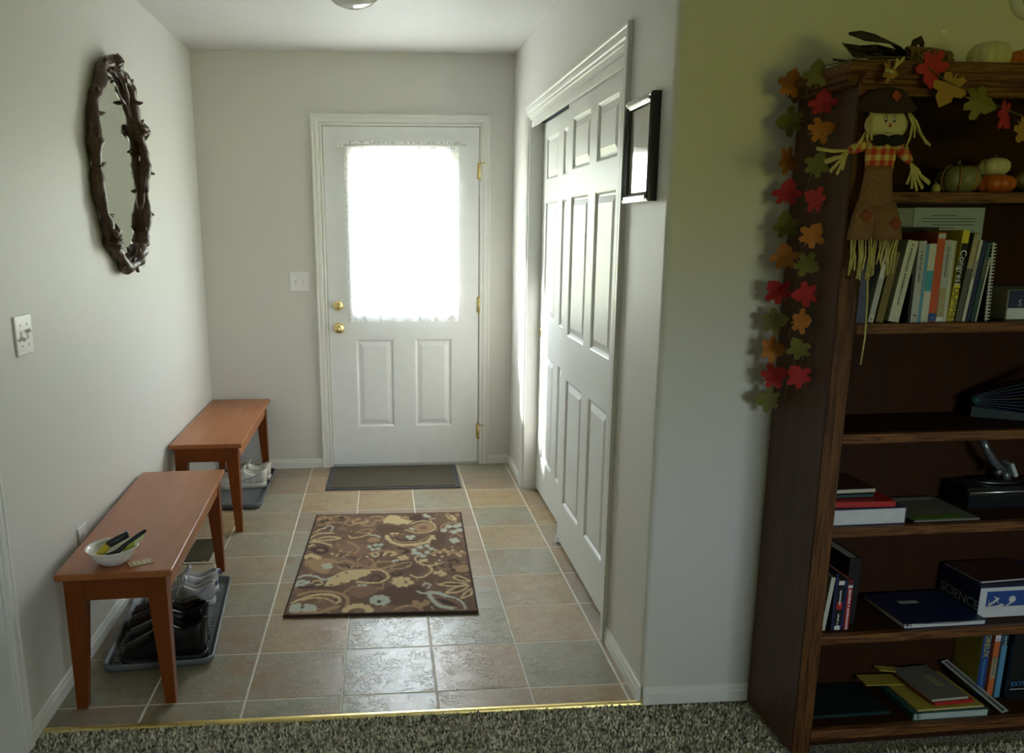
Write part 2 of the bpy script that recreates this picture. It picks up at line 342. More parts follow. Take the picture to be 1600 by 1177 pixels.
casing('trim_2', -1, 0, DZ1+g, DX0-g, True, 1, 0, -1, 0, 1); casing('trim_3', 1, 0, DZ1+g, DX1+g, True, 1, 0, -1, 0, 1); casing('trim_4', 1, DX0-g, DX1+g, DZ1+g, False, 1, 0, -1, -1, 1)
casing('trim_5', 1, 0, CZ, CY0, True, 0, W, -1, 0, 1); casing('trim_6', -1, 0, CZ, CY1, True, 0, W, -1, 0, 1); casing('trim_7', 1, CY1, CY0, CZ, False, 0, W, -1, -1, 1)
# closet jambs and the front fascia of the sliding track
struct(MB().box(W-.002, W+.112, CY0-.018, CY0-.0005, 0, CZ).box(W-.002, W+.112, CY1+.0005, CY1+.018, 0, CZ).box(W-.002, W+.112, CY1+.018, CY0-.018, CZ-.016, CZ-.0005).build('trim_8', 'trim_paint'))
struct(MB().box(W+.006, W+.016, CY1+.018, CY0-.018, CZ-.052, CZ-.017, .002).box(W+.016, W+.020, CY1+.018, CY0-.018, CZ-.044, CZ-.017).build('trim_9', 'trim_paint'))
struct(MB().box(W+.021, W+.11, CY1+.018, CY0-.018, CZ-.028, CZ-.017).build('trim_14', 'dark_gap'))['label'] = 'dark sliding door track under the closet header'
# door casing at the edge of the left wall
casing('trim_10', 1, 0, 2.06, -2.935, True, 0, 0, 1, 0, 0)
struct(MB().box(0, .006, -3.75, -2.94, .01, 2.03).build('door_4', 'closet_paint'))

# panelled slabs
def panel_face(mb, x0, x1, z0, z1, y, s):
    # recessed moulding then raised field; y = face plane, s = direction into the slab
    def ring(i, d): return [(x0+i, y+s*d, z0+i), (x1-i, y+s*d, z0+i), (x1-i, y+s*d, z1-i), (x0+i, y+s*d, z1-i)]
    rings = [ring(0, 0), ring(.006, .002), ring(.013, .010), ring(.020, .010), ring(.045, .0025), ring(.050, .0025)]
    for a, c in zip(rings, rings[1:]):
        for k in range(4):
            mb.add([a[k], a[(k+1) % 4], c[(k+1) % 4], c[k]], [(0, 1, 2, 3)])
    mb.add(rings[-1], [(0, 1, 2, 3)])
    return mb
def slab(mb, x0, x1, z0, z1, y0, y1, holes):
    xs = sorted({x0, x1, *[h[0] for h in holes], *[h[1] for h in holes]}); zs = sorted({z0, z1, *[h[2] for h in holes], *[h[3] for h in holes]})
    for a, c in zip(xs, xs[1:]):
        for e, f_ in zip(zs, zs[1:]):
            mx_, mz_ = (a+c)/2, (e+f_)/2
            hole = [h for h in holes if h[0] < mx_ < h[1] and h[2] < mz_ < h[3]]
            if hole and hole[0][4]: continue
            if not hole: mb.add([(a, y0, e), (c, y0, e), (c, y0, f_), (a, y0, f_)], [(0, 1, 2, 3)])
            mb.add([(a, y1, e), (c, y1, e), (c, y1, f_), (a, y1, f_)], [(0, 3, 2, 1)])
    for h in holes:
        if h[4]:
            for p, q in (((h[0], h[2]), (h[1], h[2])), ((h[1], h[2]), (h[1], h[3])), ((h[1], h[3]), (h[0], h[3])), ((h[0], h[3]), (h[0], h[2]))):
                mb.add([(p[0], y0, p[1]), (q[0], y0, q[1]), (q[0], y1, q[1]), (p[0], y1, p[1])], [(0, 1, 2, 3)])
    for p, q in (((x0, z0), (x1, z0)), ((x1, z0), (x1, z1)), ((x1, z1), (x0, z1)), ((x0, z1), (x0, z0))):
        mb.add([(p[0], y0, p[1]), (q[0], y0, q[1]), (q[0], y1, q[1]), (p[0], y1, p[1])], [(0, 1, 2, 3)])
    return mb
# --- entry door
GX0, GX1, GZ0, GZ1 = .887, 1.477, .968, 1.910
PAN = [(.885, 1.117, .254, .806), (1.247, 1.475, .254, .806)]
d1 = slab(MB(), DX0, DX1, .016, DZ1, .002, .046, [(GX0, GX1, GZ0, GZ1, True)]+[(*p, False) for p in PAN]).build('door_1', 'door_paint'); struct(d1)
d1['label'] = 'white entry door with a bright curtained window and two panels'
for p in PAN: panel_face(MB(), *p, .002, 1).build('panel', 'door_paint', d1)
lf = MB()
for s_ in (0, 1):
    fx = [(.0, .0), (.0, -.010), (.010, -.014), (.020, -.012), (.026, -.004), (.026, .004)]
y_ = .0
def frame_ring(mb, x0, x1, z0, z1, prof):
    rings = [[(x0-u, y, z0-u), (x1+u, y, z0-u), (x1+u, y, z1+u), (x0-u, y, z1+u)] for u, y in prof]
    for a, c in zip(rings, rings[1:]):
        for k in range(4): mb.add([a[k], a[(k+1) % 4], c[(k+1) % 4], c[k]], [(0, 1, 2, 3)])
    return mb
frame_ring(MB(), GX0, GX1, GZ0, GZ1, [(-.006, .024), (-.006, -.006), (.004, -.010), (.014, -.010), (.022, -.004), (.024, .0015)]).build('window_frame', 'door_paint', d1)
MB().box(GX0-.004, GX1+.004, .024, .030, GZ0-.004, GZ1+.004).build('pane', 'window_glass', d1)
MB().box(DX0+.001, DX1-.001, .004, .046, .001, .0145, .002).build('door_sweep', 'threshold_metal', d1)
def knob(name, z, prof, turn):
    k = MB().lathe(prof, 28).xf(Matrix.Translation((.786, .002, z)) @ Matrix.Rotation(PI/2, 4, 'X')).build(name, 'brass', d1); k['label'] = 'round brass '+name.replace('_', ' ')
    if turn:
        MB().box(-.006, .006, -.045, -.024, -.019, .019, .004, Matrix.Translation((.786, 0, z)) @ Matrix.Rotation(.62, 4, 'Y')).build('thumb_turn', 'brass', k)
    else:
        MB().lathe([(.0085, .0), (.0085, .006), (.004, .008), (0, .008)], 16).xf(Matrix.Translation((.786, -.056, z)) @ Matrix.Rotation(PI/2, 4, 'X')).build('lock_button', 'brass', k)
knob('deadbolt', 1.013, [(0, 0), (.031, 0), (.031, .006), (.028, .012), (.022, .015), (.021, .022), (.018, .026), (0, .027)], True)
knob('door_knob', .877, [(0, 0), (.033, 0), (.033, .004), (.027, .010), (.013, .014), (.012, .026), (.020, .033), (.026, .043), (.025, .052), (.018, .058), (0, .059)], False)
for z in (1.80, 1.012, .215):
    hg = MB().tube([(DX1+.003, -.006, z-.046), (DX1+.003, -.006, z+.046)], .0065, 10).box(DX1-.010, DX1+.001, -.002, .002, z-.045, z+.045).build('hinge', 'brass', d1)
    MB().tube([(DX1+.003, -.006, z-.049), (DX1+.003, -.006, z-.046)], .008, 10).tube([(DX1+.003, -.006, z+.046), (DX1+.003, -.006, z+.052)], .008, 10).build('hinge_pin', 'brass', hg)
    if z != 1.012: MB().tube([(DX1+.003, -.008, z+.044), (DX1+.022, -.034, z+.044)], .003, 8).tube([(DX1+.022, -.034, z+.044), (DX1+.030, -.040, z+.044)], .0055, 8).build('hinge_stop', 'brass', hg)
struct(MB().box(DX0-.019, DX0-.003, .0, .14, 0, DZ1+.018).box(DX1+.003, DX1+.019, .0, .14, 0, DZ1+.018).box(DX0-.003, DX1+.003, .0, .14, DZ1+.003, DZ1+.018).build('trim_11', 'trim_paint'))
struct(MB().box(DX0-.003, DX0+.02, .048, .06, .001, DZ1+.003).box(DX1-.02, DX1+.003, .048, .06, .001, DZ1+.003).box(DX0+.02, DX1-.02, .048, .06, DZ1-.02, DZ1+.003).build('trim_12', 'dark_gap'))
struct(MB().box(DX0-.001, DX1+.001, -.012, .05, .0005, .011, .003).build('trim_13', 'threshold_metal'))
# lace curtain on the door
ct = thing('curtain', 'sheer white lace curtain hanging over the entry door window', 'curtain', (1.182, -.022, .92))
cx0, cx1 = -.335, .335; zt = 1.935-.92
def curtain_y(x, z): return .004*math.sin(x*75)+.0025*math.sin(x*133+1.3)+.002*math.sin(z*6)
gx, gz = 150, 26
def cpt(i, j):
    x = cx0+(cx1-cx0)*i/gx; z = zt*j/gz; zz = z-.006*abs(math.sin(x*46)) if j == 0 else z
    xx = x*(1-.0*z); return (xx, curtain_y(x, z)-.003, zz)
vs = [cpt(i, j) for j in range(gz+1) for i in range(gx+1)]
fs = [(j*(gx+1)+i, j*(gx+1)+i+1, (j+1)*(gx+1)+i+1, (j+1)*(gx+1)+i) for j in range(gz) for i in range(gx)]
MB().add(vs, fs, True).build('lace_panel', 'sheer_lace', ct)
rf = [(cx0+(cx1-cx0)*i/gx, .006*math.sin(i*1.1)-.006, zt+.012+.014*k+(.003*math.sin(i*.9) if k else 0)) for k in (0, 1) for i in range(gx+1)]
MB().add(rf, [(i, i+1, gx+2+i, gx+1+i) for i in range(gx)], True).build('ruffle_heading', 'sheer_lace', ct)
MB().tube([(-.36, 0, zt+.006), (.36, 0, zt+.006)], .005, 10).build('rod', 'trim_paint', ct)
for s_ in (-1, 1): MB().lathe([(.004, 0), (.008, .004), (.009, .010), (.005, .017), (0, .019)], 12).xf(Matrix.Translation((s_*.358, 0, zt+.006)) @ Matrix.Rotation(s_*PI/2, 4, 'Y')).build('finial', 'trim_paint', ct)
for s_ in (-1, 1): MB().box(s_*.345-.006, s_*.345+.006, -.006, .0235, zt-.004, zt+.016, .002).build('bracket', 'trim_paint', ct)

# --- sliding closet doors
def closet_door(name, x, ya, yb, cols, label):
    # built in x(along y) then mapped: local X = -y
    hol = [(-c1, -c0, z0, z1, False) for c0, c1 in cols for z0, z1 in ((.210, .805), (1.0, 1.605), (1.712, 1.922))]
    hol = [(min(h[0], h[1]), max(h[0], h[1]), h[2], h[3], False) for h in hol]
    M = Matrix(((0, 1, 0, x), (-1, 0, 0, 0), (0, 0, 1, 0), (0, 0, 0, 1)))
    d = slab(MB(), -ya, -yb, .014, 2.000, 0, .034, hol).xf(M).build(name, 'closet_paint'); struct(d); d['label'] = label
    for h in hol: panel_face(MB(), h[0], h[1], h[2], h[3], 0, 1).xf(M).build('panel', 'closet_paint', d)
    return d
c2 = closet_door('door_2', W+.026, -1.375, -2.305, [(-1.775, -1.47), (-2.175, -1.885)], 'nearer white six-panel sliding closet door')
c1 = closet_door('door_3', W+.070, -.566, -1.475, [(-.965, -.665), (-1.365, -1.075)], 'farther white six-panel sliding closet door, partly behind the nearer one')
MB().lathe([(0, 0), (.026, 0), (.026, .002), (.021, .003), (.019, .001), (0, .0008)], 24).xf(Matrix.Translation((W+.0695, -.607, .913)) @ Matrix.Rotation(-PI/2, 4, 'Y')).build('finger_pull', 'brass', c1)
gd = MB().box(W+.012, W+.10, -1.425, -1.395, .001, .008, .002).box(W+.013, W+.020, -1.424, -1.398, .008, .032, .002).build('closet_door_guide', 'switch_plastic')
tag(gd, 'small white plastic door guide on the floor under the closet doors', 'door guide')

# ------------------------------------------------------------------ hall furniture and small things
plain('mirror_wood', (.060, .028, .016), .36, var=.5, scale=55, bmp=.6, bdist=.004)
plain('picture_black', (.012, .012, .013), .16, var=.1); plain('picture_silver', (.30, .31, .31), .25, .9, var=.5, scale=120, bmp=.5, bdist=.003)
plain('bowl_ceramic', (.80, .80, .75), .12, var=.02); plain('tool_black', (.012, .012, .015), .4, var=.2); plain('tool_yellow', (.62, .46, .03), .35); plain('tool_lime', (.36, .42, .02), .3)
plain('card_tan', (.42, .27, .10), .5); plain('card_cream', (.62, .55, .38), .5)
plain('tray_plastic', (.13, .145, .15), .42, var=.1); plain('tray_rib', (.27, .29, .29), .45); plain('mat_border', (.055, .055, .06), .7); plain('mat_fibre', (.085, .072, .045), .95, var=.35, scale=260, bmp=.8, bdist=.003)
plain('vent_frame', (.42, .38, .27), .4); plain('vent_dark', (.02, .018, .012), .6); plain('vent_slat', (.11, .095, .06), .45)
plain('sneaker_grey', (.46, .45, .46), .7, var=.12, scale=60, bmp=.2); plain('sneaker_sole', (.55, .55, .54), .55); plain('sneaker_white', (.62, .60, .53), .55, var=.08, scale=50, bmp=.15); plain('lace_white', (.75, .73, .62), .8)
plain('blue_patch', (.10, .13, .30), .6); plain('grey_stripe', (.16, .17, .24), .6); plain('lining', (.16, .15, .13), .9); plain('lining_white', (.30, .29, .24), .9)
plain('black_leather', (.006, .006, .006), .36, spec=.28, var=.3, scale=40, bmp=.25); plain('black_rubber', (.010, .010, .011), .6); plain('clog_brown', (.026, .015, .012), .55, spec=.25); plain('clog_hole', (.004, .003, .003), .9)

# ceiling lamp
cl = thing('ceiling_lamp', 'round ribbed glass ceiling lamp above the hall', 'lamp', (.965, -1.60, H))
MB().lathe([(0, 0), (.085, 0), (.088, -.006), (.084, -.024), (.078, -.028), (0, -.028)], 32).build('ceiling_plate', 'steel', cl)
pr_ = [(.078, -.022), (.098, -.030), (.112, -.052), (.112, -.078), (.098, -.108), (.070, -.132), (.036, -.145), (0, -.148)]
MB().lathe(pr_, 96, rib=lambda a: 1+.012*math.cos(48*a)).build('glass_shade', 'ribbed_glass', cl)
MB().lathe([(0, -.028), (.012, -.03), (.026, -.06), (.026, -.078), (.012, -.096), (0, -.098)], 16).build('bulb', 'bowl_ceramic', cl)

# light switches and outlets
def plate(name, label, M, w, h, toggles, horizontal=False):
    t_ = thing(name, label, 'switch' if toggles else 'outlet'); t_.matrix_world = M   # local: x right, z up, -y out of the wall
    MB().box(-w/2, w/2, -.006, 0, -h/2, h/2, .003).build('cover_plate', 'switch_plastic', t_)
    for x, s_ in toggles:
        MB().box(x-.006, x+.006, -.0075, -.0055, -.013, .013).build('switch_slot', 'lace_white', t_)
        MB().box(x-.004, x+.004, -.019, -.004, -.005, .005, .002, Matrix.Translation((0, 0, s_*.004)) @ Matrix.Rotation(-s_*.5, 4, 'X')).build('toggle', 'switch_plastic', t_)
        for z in (-.03, .03): MB().lathe([(0, 0), (.003, 0), (.003, .001), (0, .0014)], 10).xf(Matrix.Translation((x, -.006, z)) @ Matrix.Rotation(PI/2, 4, 'X')).build('screw', 'steel', t_)
    if not toggles:
        for z in (-.02, .02):
            s2_ = MB().prism([(math.cos(a)*.0165, z+max(-.0125, min(.0125, math.sin(a)*.0165))) for a in [2*PI*k/20 for k in range(20)]], -.0075, -.005, 1).build('socket', 'switch_plastic', t_)
            MB().box(-.0075, -.0055, -.0079, -.007, z-.001, z+.007).box(.0055, .0075, -.0079, -.007, z-.001, z+.007).build('socket_slot', 'dark_gap', s2_)
MLW = lambda y, z: Matrix(((0, -1, 0, 0), (1, 0, 0, y), (0, 0, 1, z), (0, 0, 0, 1)))   # on the left wall (local -y -> +x)
plate('light_switch', 'white double switch plate on the left wall below the oval mirror', MLW(-2.597, 1.166), .116, .115, [(-.023, -1), (.023, 1)])
plate('light_switch', 'white double switch plate beside the entry door', Matrix.Translation((.56, 0, 1.16)), .114, .114, [(-.023, 1), (.023, -1)])
plate('wall_outlet', 'white wall outlet plate behind the near bench', MLW(-2.31, .415), .078, .115, [])

# oval mirror with a branch-like frame
mi = thing('wall_mirror', 'tall oval mirror in a dark carved branch frame on the left wall', 'mirror', (0, -1.565, 1.300))
ay, az, zc = .318, .388, .408
n = 150; path = []; rad = []
rng = random.Random(3)
knots = [rng.uniform(0, 2*PI) for _ in range(34)]
for k in range(n+1):
    a = 2*PI*k/n; wob = .006*math.sin(7*a+1)+.004*math.sin(13*a)
    path.append((.030+.005*math.sin(9*a), (ay+wob)*math.cos(a), zc+(az+wob)*math.sin(a)))
    r = .021+.003*math.sin(11*a+2)+.002*math.sin(29*a)
    for q in knots: r += .006*math.exp(-((math.sin((a-q)/2)*2)/.035)**2)
    rad.append(r)
MB().tube(path, rad, 10, False).build('branch_frame', 'mirror_wood', mi)
path2 = [(.022+.010*math.cos(5*2*PI*k/n), (ay-.012+.014*math.sin(5*2*PI*k/n))*math.cos(2*PI*k/n), zc+(az-.012+.014*math.sin(5*2*PI*k/n))*math.sin(2*PI*k/n)) for k in range(n+1)]
MB().tube(path2, [.011+.003*math.sin(k*.9) for k in range(n+1)], 8, False).build('twisted_vine', 'mirror_wood', mi)
for k in range(26):
    a = 2*PI*(k+.3*rng.random())/26; s_ = -1 if k % 2 else 1; L = rng.uniform(.014, .028)
    c0 = Vector((.035, ay*math.cos(a), zc+az*math.sin(a))); d_ = Vector((rng.uniform(.1, .6), s_*math.cos(a)+.6*rng.uniform(-1, 1), s_*math.sin(a)+.6*rng.uniform(-1, 1))).normalized()
    MB().tube([c0, c0+d_*(.018+L*.5), c0+d_*(.018+L)+Vector((.004, 0, .004))], [.011, .008, .004], 7).build('twig_stub', 'mirror_wood', mi)
def leaf_knot(y, z, sy, sz):
    q = MB()
    for k in range(5):
        a = k*1.25; q.tube([(.045, y, z), (.058, y+sy*.5*math.cos(a), z+sz*.5*math.sin(a)), (.050, y+sy*math.cos(a), z+sz*math.sin(a))], [.012, .015, .004], 8)
    q.build('carved_knot', 'mirror_wood', mi)
leaf_knot(.285, .575, .060, .035); leaf_knot(-.235, .135, .040, .055); leaf_knot(-.02, .800, .03, .03)
MB().lathe([(0, 0), (1, 0), (1, .006), (0, .006)], 64, smooth=False).xf(Matrix.Translation((.010, 0, zc)) @ Matrix.Diagonal((1, ay-.004, az-.004, 1)) @ Matrix.Rotation(PI/2, 4, 'Y')).build('mirror_glass', 'mirror_glass', mi)

# small framed mirror-like picture on the right wall
pf = thing('wall_picture', 'small black framed picture under glass on the wall beside the closet', 'picture', (W, -2.577, 1.545))
y0, y1, zz1 = -.128, .133, .300
M_ = Matrix(((0, -1, 0, 0), (1, 0, 0, 0), (0, 0, 1, 0), (0, 0, 0, 1)))
fprof = [(0, 0), (0, .026), (.008, .030), (.016, .026), (.026, .022), (.030, .014), (.030, 0)]
def side(name, p, q, mat):
    # p,q corner points (y,z) outer; inward offset mitre
    (ya, za), (yb, zb) = p, q; cy_, cz_ = (y0+y1)/2, zz1/2
    def inn(y, z, u): return (y+(u if y < cy_ else -u), z+(u if z < cz_ else -u))
    vs = []
    for (y, z) in (p, q):
        for u, h in fprof: a_, c_ = inn(y, z, u); vs.append((-h, a_, c_))
    n_ = len(fprof); fs = [(i, (i+1) % n_, n_+(i+1) % n_, n_+i) for i in range(n_)]+[tuple(range(n_)), tuple(range(2*n_-1, n_-1, -1))]
    MB().add(vs, fs).build(name, mat, pf)
side('frame_side', (y0, 0), (y0, zz1), 'picture_black'); side('frame_side', (y1, 0), (y1, zz1), 'picture_black')
side('frame_rail', (y0, zz1), (y1, zz1), 'picture_black'); side('frame_rail', (y0, 0), (y1, 0), 'picture_black')
for z0_, z1_ in ((.0045, .019), (zz1-.019, zz1-.0045)): MB().box(-.0305, -.024, y0+.022, y1-.022, z0_, z1_, .002).build('silver_inlay', 'picture_silver', pf)
MB().box(-.015, -.003, y0+.028, y1-.028, .028, zz1-.028).build('glazed_picture', 'picture_glass', pf)

# benches
def bench(label, loc, rz, L=1.108, Wd=.345, Ht=.455):
    t_ = thing('wooden_bench', label, 'bench', loc, (0, 0, rz), 'wooden benches along the left wall')
    MB().box(-Wd/2, Wd/2, -L/2, L/2, Ht-.022, Ht, .005, None, 4).build('seat_top', 'bench_wood', t_)
    ex, ey = Wd/2-.022, L/2-.012
    for sx in (-1, 1):
        for sy in (-1, 1):
            w0, w1 = .056, .032; xo, yo = sx*ex, sy*ey
            zt_, zm = Ht-.022, Ht-.105
            def sec(w, z): xi, yi = xo-sx*w, yo-sy*w; return [(xo, yo, z), (xi, yo, z), (xi, yi, z), (xo, yi, z)]
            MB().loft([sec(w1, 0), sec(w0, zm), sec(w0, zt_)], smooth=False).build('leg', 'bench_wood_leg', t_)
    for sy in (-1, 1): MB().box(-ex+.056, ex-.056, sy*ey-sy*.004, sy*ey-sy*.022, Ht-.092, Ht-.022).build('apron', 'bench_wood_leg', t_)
    for sx in (-1, 1): MB().box(sx*ex-sx*.004, sx*ex-sx*.022, -ey+.056, ey-.056, Ht-.092, Ht-.022).build('apron', 'bench_wood', t_)
bench('wooden bench nearest the carpet, with a white bowl on it', (.2055, -2.147, 0), .034)
bench('wooden bench in the far corner beside the entry door wall', (.1845, -.594, 0), .004)

# bowl with odds and ends, and a card
bz = .456
bo = MB().lathe([(0, .0), (.040, .0), (.044, .004), (.058, .016), (.068, .032), (.073, .046), (.078, .050), (.0785, .052), (.075, .052), (.070, .046), (.064, .032), (.053, .016), (.040, .007), (0, .006)], 40).build('bowl', 'bowl_ceramic', None, (.200, -2.612, bz))
tag(bo, 'white ceramic bowl on the near bench', 'bowl')
tl_ = thing('hand_tool', 'black cylinder handled tool with yellow end lying in the white bowl', 'tool', (.204, -2.612, bz+.022))
MB().tube([(-.012, -.012, .038), (-.010, -.011, .040), (.042, .014, .062), (.044, .015, .062)], [.009, .0115, .0115, .0085], 14).build('grip', 'tool_black', tl_)
MB().tube([(-.036, -.030, .010), (-.028, -.022, .020), (-.012, -.012, .038)], [.010, .013, .010], 12).build('yellow_end', 'tool_yellow', tl_)
pk = thing('folding_knife', 'lime and black curved tool sticking out of the white bowl', 'tool', (.206, -2.612, bz+.020))
MB().tube([(-.015, -.036, .012), (.015, -.026, .020), (.042, .0, .040), (.075, .022, .060), (.092, .030, .070)], [.008, .009, .006, .007, .005], 10).build('black_spine', 'tool_black', pk)
MB().loft([[(.030, -.018, .018), (.030, -.016, .018), (.032, -.012, .032), (.032, -.014, .032)], [(.060, .002, .026), (.060, .004, .026), (.062, .012, .048), (.062, .010, .048)], [(.086, .022, .050), (.086, .024, .050), (.088, .028, .064), (.088, .026, .064)]], smooth=False).build('lime_blade', 'tool_lime', pk)
cdm = thing('paper_tag', 'small tan paper tag lying beside the white bowl', 'tag', (.287, -2.628, bz), (0, 0, .5))
MB().box(-.036, .036, -.022, .022, 0, .0012).build('card', 'card_tan', cdm)
for k in range(3): MB().box(-.022+k*.014, -.014+k*.014, -.013, .013, .0012, .0017).build('printed_strip', 'card_cream', cdm)
MB().box(.020, .028, -.004, .008, .0012, .0016).build('label_corner', 'switch_plastic', cdm)

# boot trays
def tray(label, loc, rz, w, l):
    t_ = thing('boot_tray', label, 'tray', loc, (0, 0, rz), 'grey boot trays under the benches')
    def ring(i, z): return [(x, y, z) for x, y in rrect(-w/2+i, w/2-i, -l/2+i, l/2-i, .035-i*.5)]
    MB().loft([ring(.014, 0), ring(.004, .010), ring(0, .027), ring(.004, .030), ring(.010, .028), ring(.017, .010), ring(.024, .006)]).build('tray_body', 'tray_plastic', t_)
    q = MB(); yy = -l/2+.045; r_ = 0
    while yy < l/2-.045:
        xx = -w/2+.040+(.011 if r_ % 2 else 0)
        while xx < w/2-.04: q.box(xx-.008, xx+.008, yy-.0028, yy+.0028, .0055, .0112); xx += .022
        yy += .012; r_ += 1
    o = q.build('tread_pattern', 'tray_rib', t_); o['kind'] = 'stuff'
tray('grey plastic boot tray under the near bench holding dark shoes', (.236, -2.115, .001), .08, .37, .72)
tray('grey plastic boot tray under the far bench holding white sneakers', (.207, -.445, .001), 0, .35, .70)

# shoes: heel at x=0, toe towards +x
def shoe(name, label, group, loc, rz, L, Wd, vamp, collar, mu, ms_, ml, laces=None, sole=.024, stripe=None, patch=None, holes=False, tongue=True, slouch=False, mirror=1):
    t_ = thing(name, label, 'shoe', loc, (0, 0, rz), group)
    def hw(s): 
        base = .72+.0*s
        if s < .35: base = .74-.06*math.sin(PI*s/.7)
        else: base = .68+.32*math.sin(PI/2*min(1, (s-.35)/.35))
        if s > .70: base = 1.0*math.sqrt(max(0, 1-((s-.70)/.30)**2.4))
        if s < .12: base *= math.sqrt(max(0, 1-((.12-s)/.12)**2.2))
        return max(.04, base)*Wd/2
    def off(s): return mirror*(-.010*math.sin(PI*min(1, max(0, (s-.3)/.7))))
    def top(s):
        if s < .46:
            dip = collar-(collar-.70*collar)*math.exp(-((s-.26)/.13)**2)*(.55 if slouch else .8)
            if s < .06: dip *= 1.0
            return dip
        k = (s-.46)/.54; a_ = max(vamp*1.10, collar*.86)
        return a_*(1-k)**1.2+vamp*.62*(1-(1-k)**1.2) if k < .85 else (a_*(.15)**1.2+vamp*.62*(1-.15**1.2))*math.sqrt(max(.12, 1-((k-.85)/.16)**2))
    N_ = 34; rings = []; soleL = []
    for i in range(N_+1):
        s = i/N_; w_ = hw(s); tp = top(s); z0 = sole*.7
        op = 0.0
        if s < .50: op = .60*w_*min(1, ((.50-s)/.10))**.6 if s > .40 else .62*w_
        if s < .05: op *= s/.05
        dp = 0.0
        if .03 < s < .47: dp = (tp-z0-.012)*min(1, (s-.03)/.06, (.47-s)/.09)
        ring = []
        cy = off(s); x = s*L
        xo = -.010*(tp/collar)*max(0, 1-s/.25)
        for sd in (1, -1):
            pts = []
            for a in range(7):
                u_ = a/6; yv = w_*(1-u_**2.6)+max(op, .12*w_)*u_**2.6+.004*math.sin(PI*u_); zv = z0+(tp-z0)*math.sin(u_*PI/2)**.85
                pts.append((x+xo*u_, cy+sd*yv, zv))
            op2 = max(op, .10*w_)
            for a in range(1, 4):
                u_ = a/3; pts.append((x+xo*(1-u_), cy+sd*op2*(1-.25*u_)*(.8 if dp > 0 else 1-.3*u_), tp-dp*u_+(.0 if dp else .001*u_)))
            ring += pts if sd == 1 else pts[::-1]
        rings.append(ring); soleL.append((x, cy, w_))
    MB().loft(rings).build('upper', mu, t_)
    # lining inside the opening
    q = MB(); lr = []
    for i in range(2, 15):
        s = i/N_; x, cy, w_ = soleL[i]; tp = top(s); z0 = sole*.7; dp = (tp-z0-.012)*min(1, (s-.03)/.06, (.47-s)/.09)
        lr.append([(x, cy+f_*.5*w_, tp-dp+.002+.5*abs(f_)**3*dp*.5) for f_ in (-1, -.6, 0, .6, 1)])
    q.loft(lr, False, False).build('lining', ml, t_)
    outl = [(x, cy+w_+.003) for x, cy, w_ in soleL]+[(x, cy-w_-.003) for x, cy, w_ in soleL[::-1]]
    rs = []
    for z, e in ((0, -.003), (.004, 0), (sole*.75, .001), (sole, -.002)):
        rs.append([(x+(.003 if x > L/2 else -.003)*(1 if (x > L*.95 or x < L*.05) else 0), y+(e if y > 0 else -e), z+(.010*max(0, (x/L-.75)/.25)**2)) for x, y in outl])
    MB().loft(rs).build('sole', ms_, t_)
    if tongue:
        xs_ = L*.47; tz = top(.46)
        MB().loft([[(xs_+.055, -.012, tz*.80), (xs_+.055, .012, tz*.80), (xs_+.055, .012, tz*.80-.004), (xs_+.055, -.012, tz*.80-.004)], [(xs_+.01, -.020, tz+.004), (xs_+.01, .020, tz+.004), (xs_+.008, .020, tz-.004), (xs_+.008, -.020, tz-.004)], [(xs_-.014, -.026, tz+.036), (xs_-.014, .026, tz+.036), (xs_-.024, .026, tz+.032), (xs_-.024, -.026, tz+.032)]]).build('tongue', mu, t_)
    if laces:
        for k in range(4):
            s = .50+.055*k; x = s*L; tz = top(s)+.004; w_ = hw(s)*.42; cy = off(s)
            MB().tube([(x-.006, cy-w_, tz-.006), (x, cy, tz+.002), (x+.006, cy+w_, tz-.006)], .0024, 6).build('lace', laces, t_)
        s = .48; x = s*L; tz = top(s)+.008
        for sd in (-1, 1):
            MB().tube([(x, 0, tz), (x-.004, sd*.018, tz+.012), (x+.004, sd*.034, tz+.004), (x+.002, sd*.016, tz), (x, 0, tz)], .0022, 6).build('lace_loop', laces, t_)
            MB().tube([(x, 0, tz), (x+.008, sd*.024, tz+.002), (x+.016, sd*.042, tz-.02), (x+.018, sd*.046, tz-.034)], .0022, 6).build('lace_end', laces, t_)
    if stripe:
        for sd in (-1, 1):
            pts = []
            for k in range(9):
                s = .12+.42*k/8; i = round(s*N_); x, cy, w_ = soleL[i]; u_ = .62-.55*(k/8); yv = w_*(1-u_**2.6)+.3*w_*u_**2.6+.005; zv = sole*.7+(top(s)-sole*.7)*math.sin(u_*PI/2)**.85
                pts.append((s*L, cy+sd*yv, zv))
            MB().tube(pts, .0022, 6).build('side_stripe', stripe, t_)
    if patch: MB().box(-.014, -.004, -.010, .010, collar*.78, collar*.98, .003).build('heel_tab', patch, t_)
    if holes:
        for k in range(10):
            s = .58+.08*(k % 4)+.02*(k//4); y = (-.022+.022*(k//4))*(1 if k < 8 else 1); tz = top(s)
            MB().lathe([(0, 0), (.005, 0), (.005, .002), (0, .0022)], 10, (s*L, y+off(s), tz-.0006-.25*abs(y)**1.3)).build('vent_hole', 'clog_hole', t_)
    return t_
ZT = .0132
G1 = 'shoes on the near tray'; G2 = 'white sneakers on the far tray'
RZ = PI+.10
shoe('leather_shoe', 'black leather ankle shoe at the near end of the tray', G1, (.418, -2.405, ZT), RZ, .285, .102, .088, .148, 'black_leather', 'black_rubber', 'lining', None, .026, slouch=True)
shoe('leather_shoe', 'black leather ankle shoe behind the nearest black shoe', G1, (.400, -2.285, ZT), RZ, .285, .102, .088, .148, 'black_leather', 'black_rubber', 'lining', None, .026, slouch=True, mirror=-1)
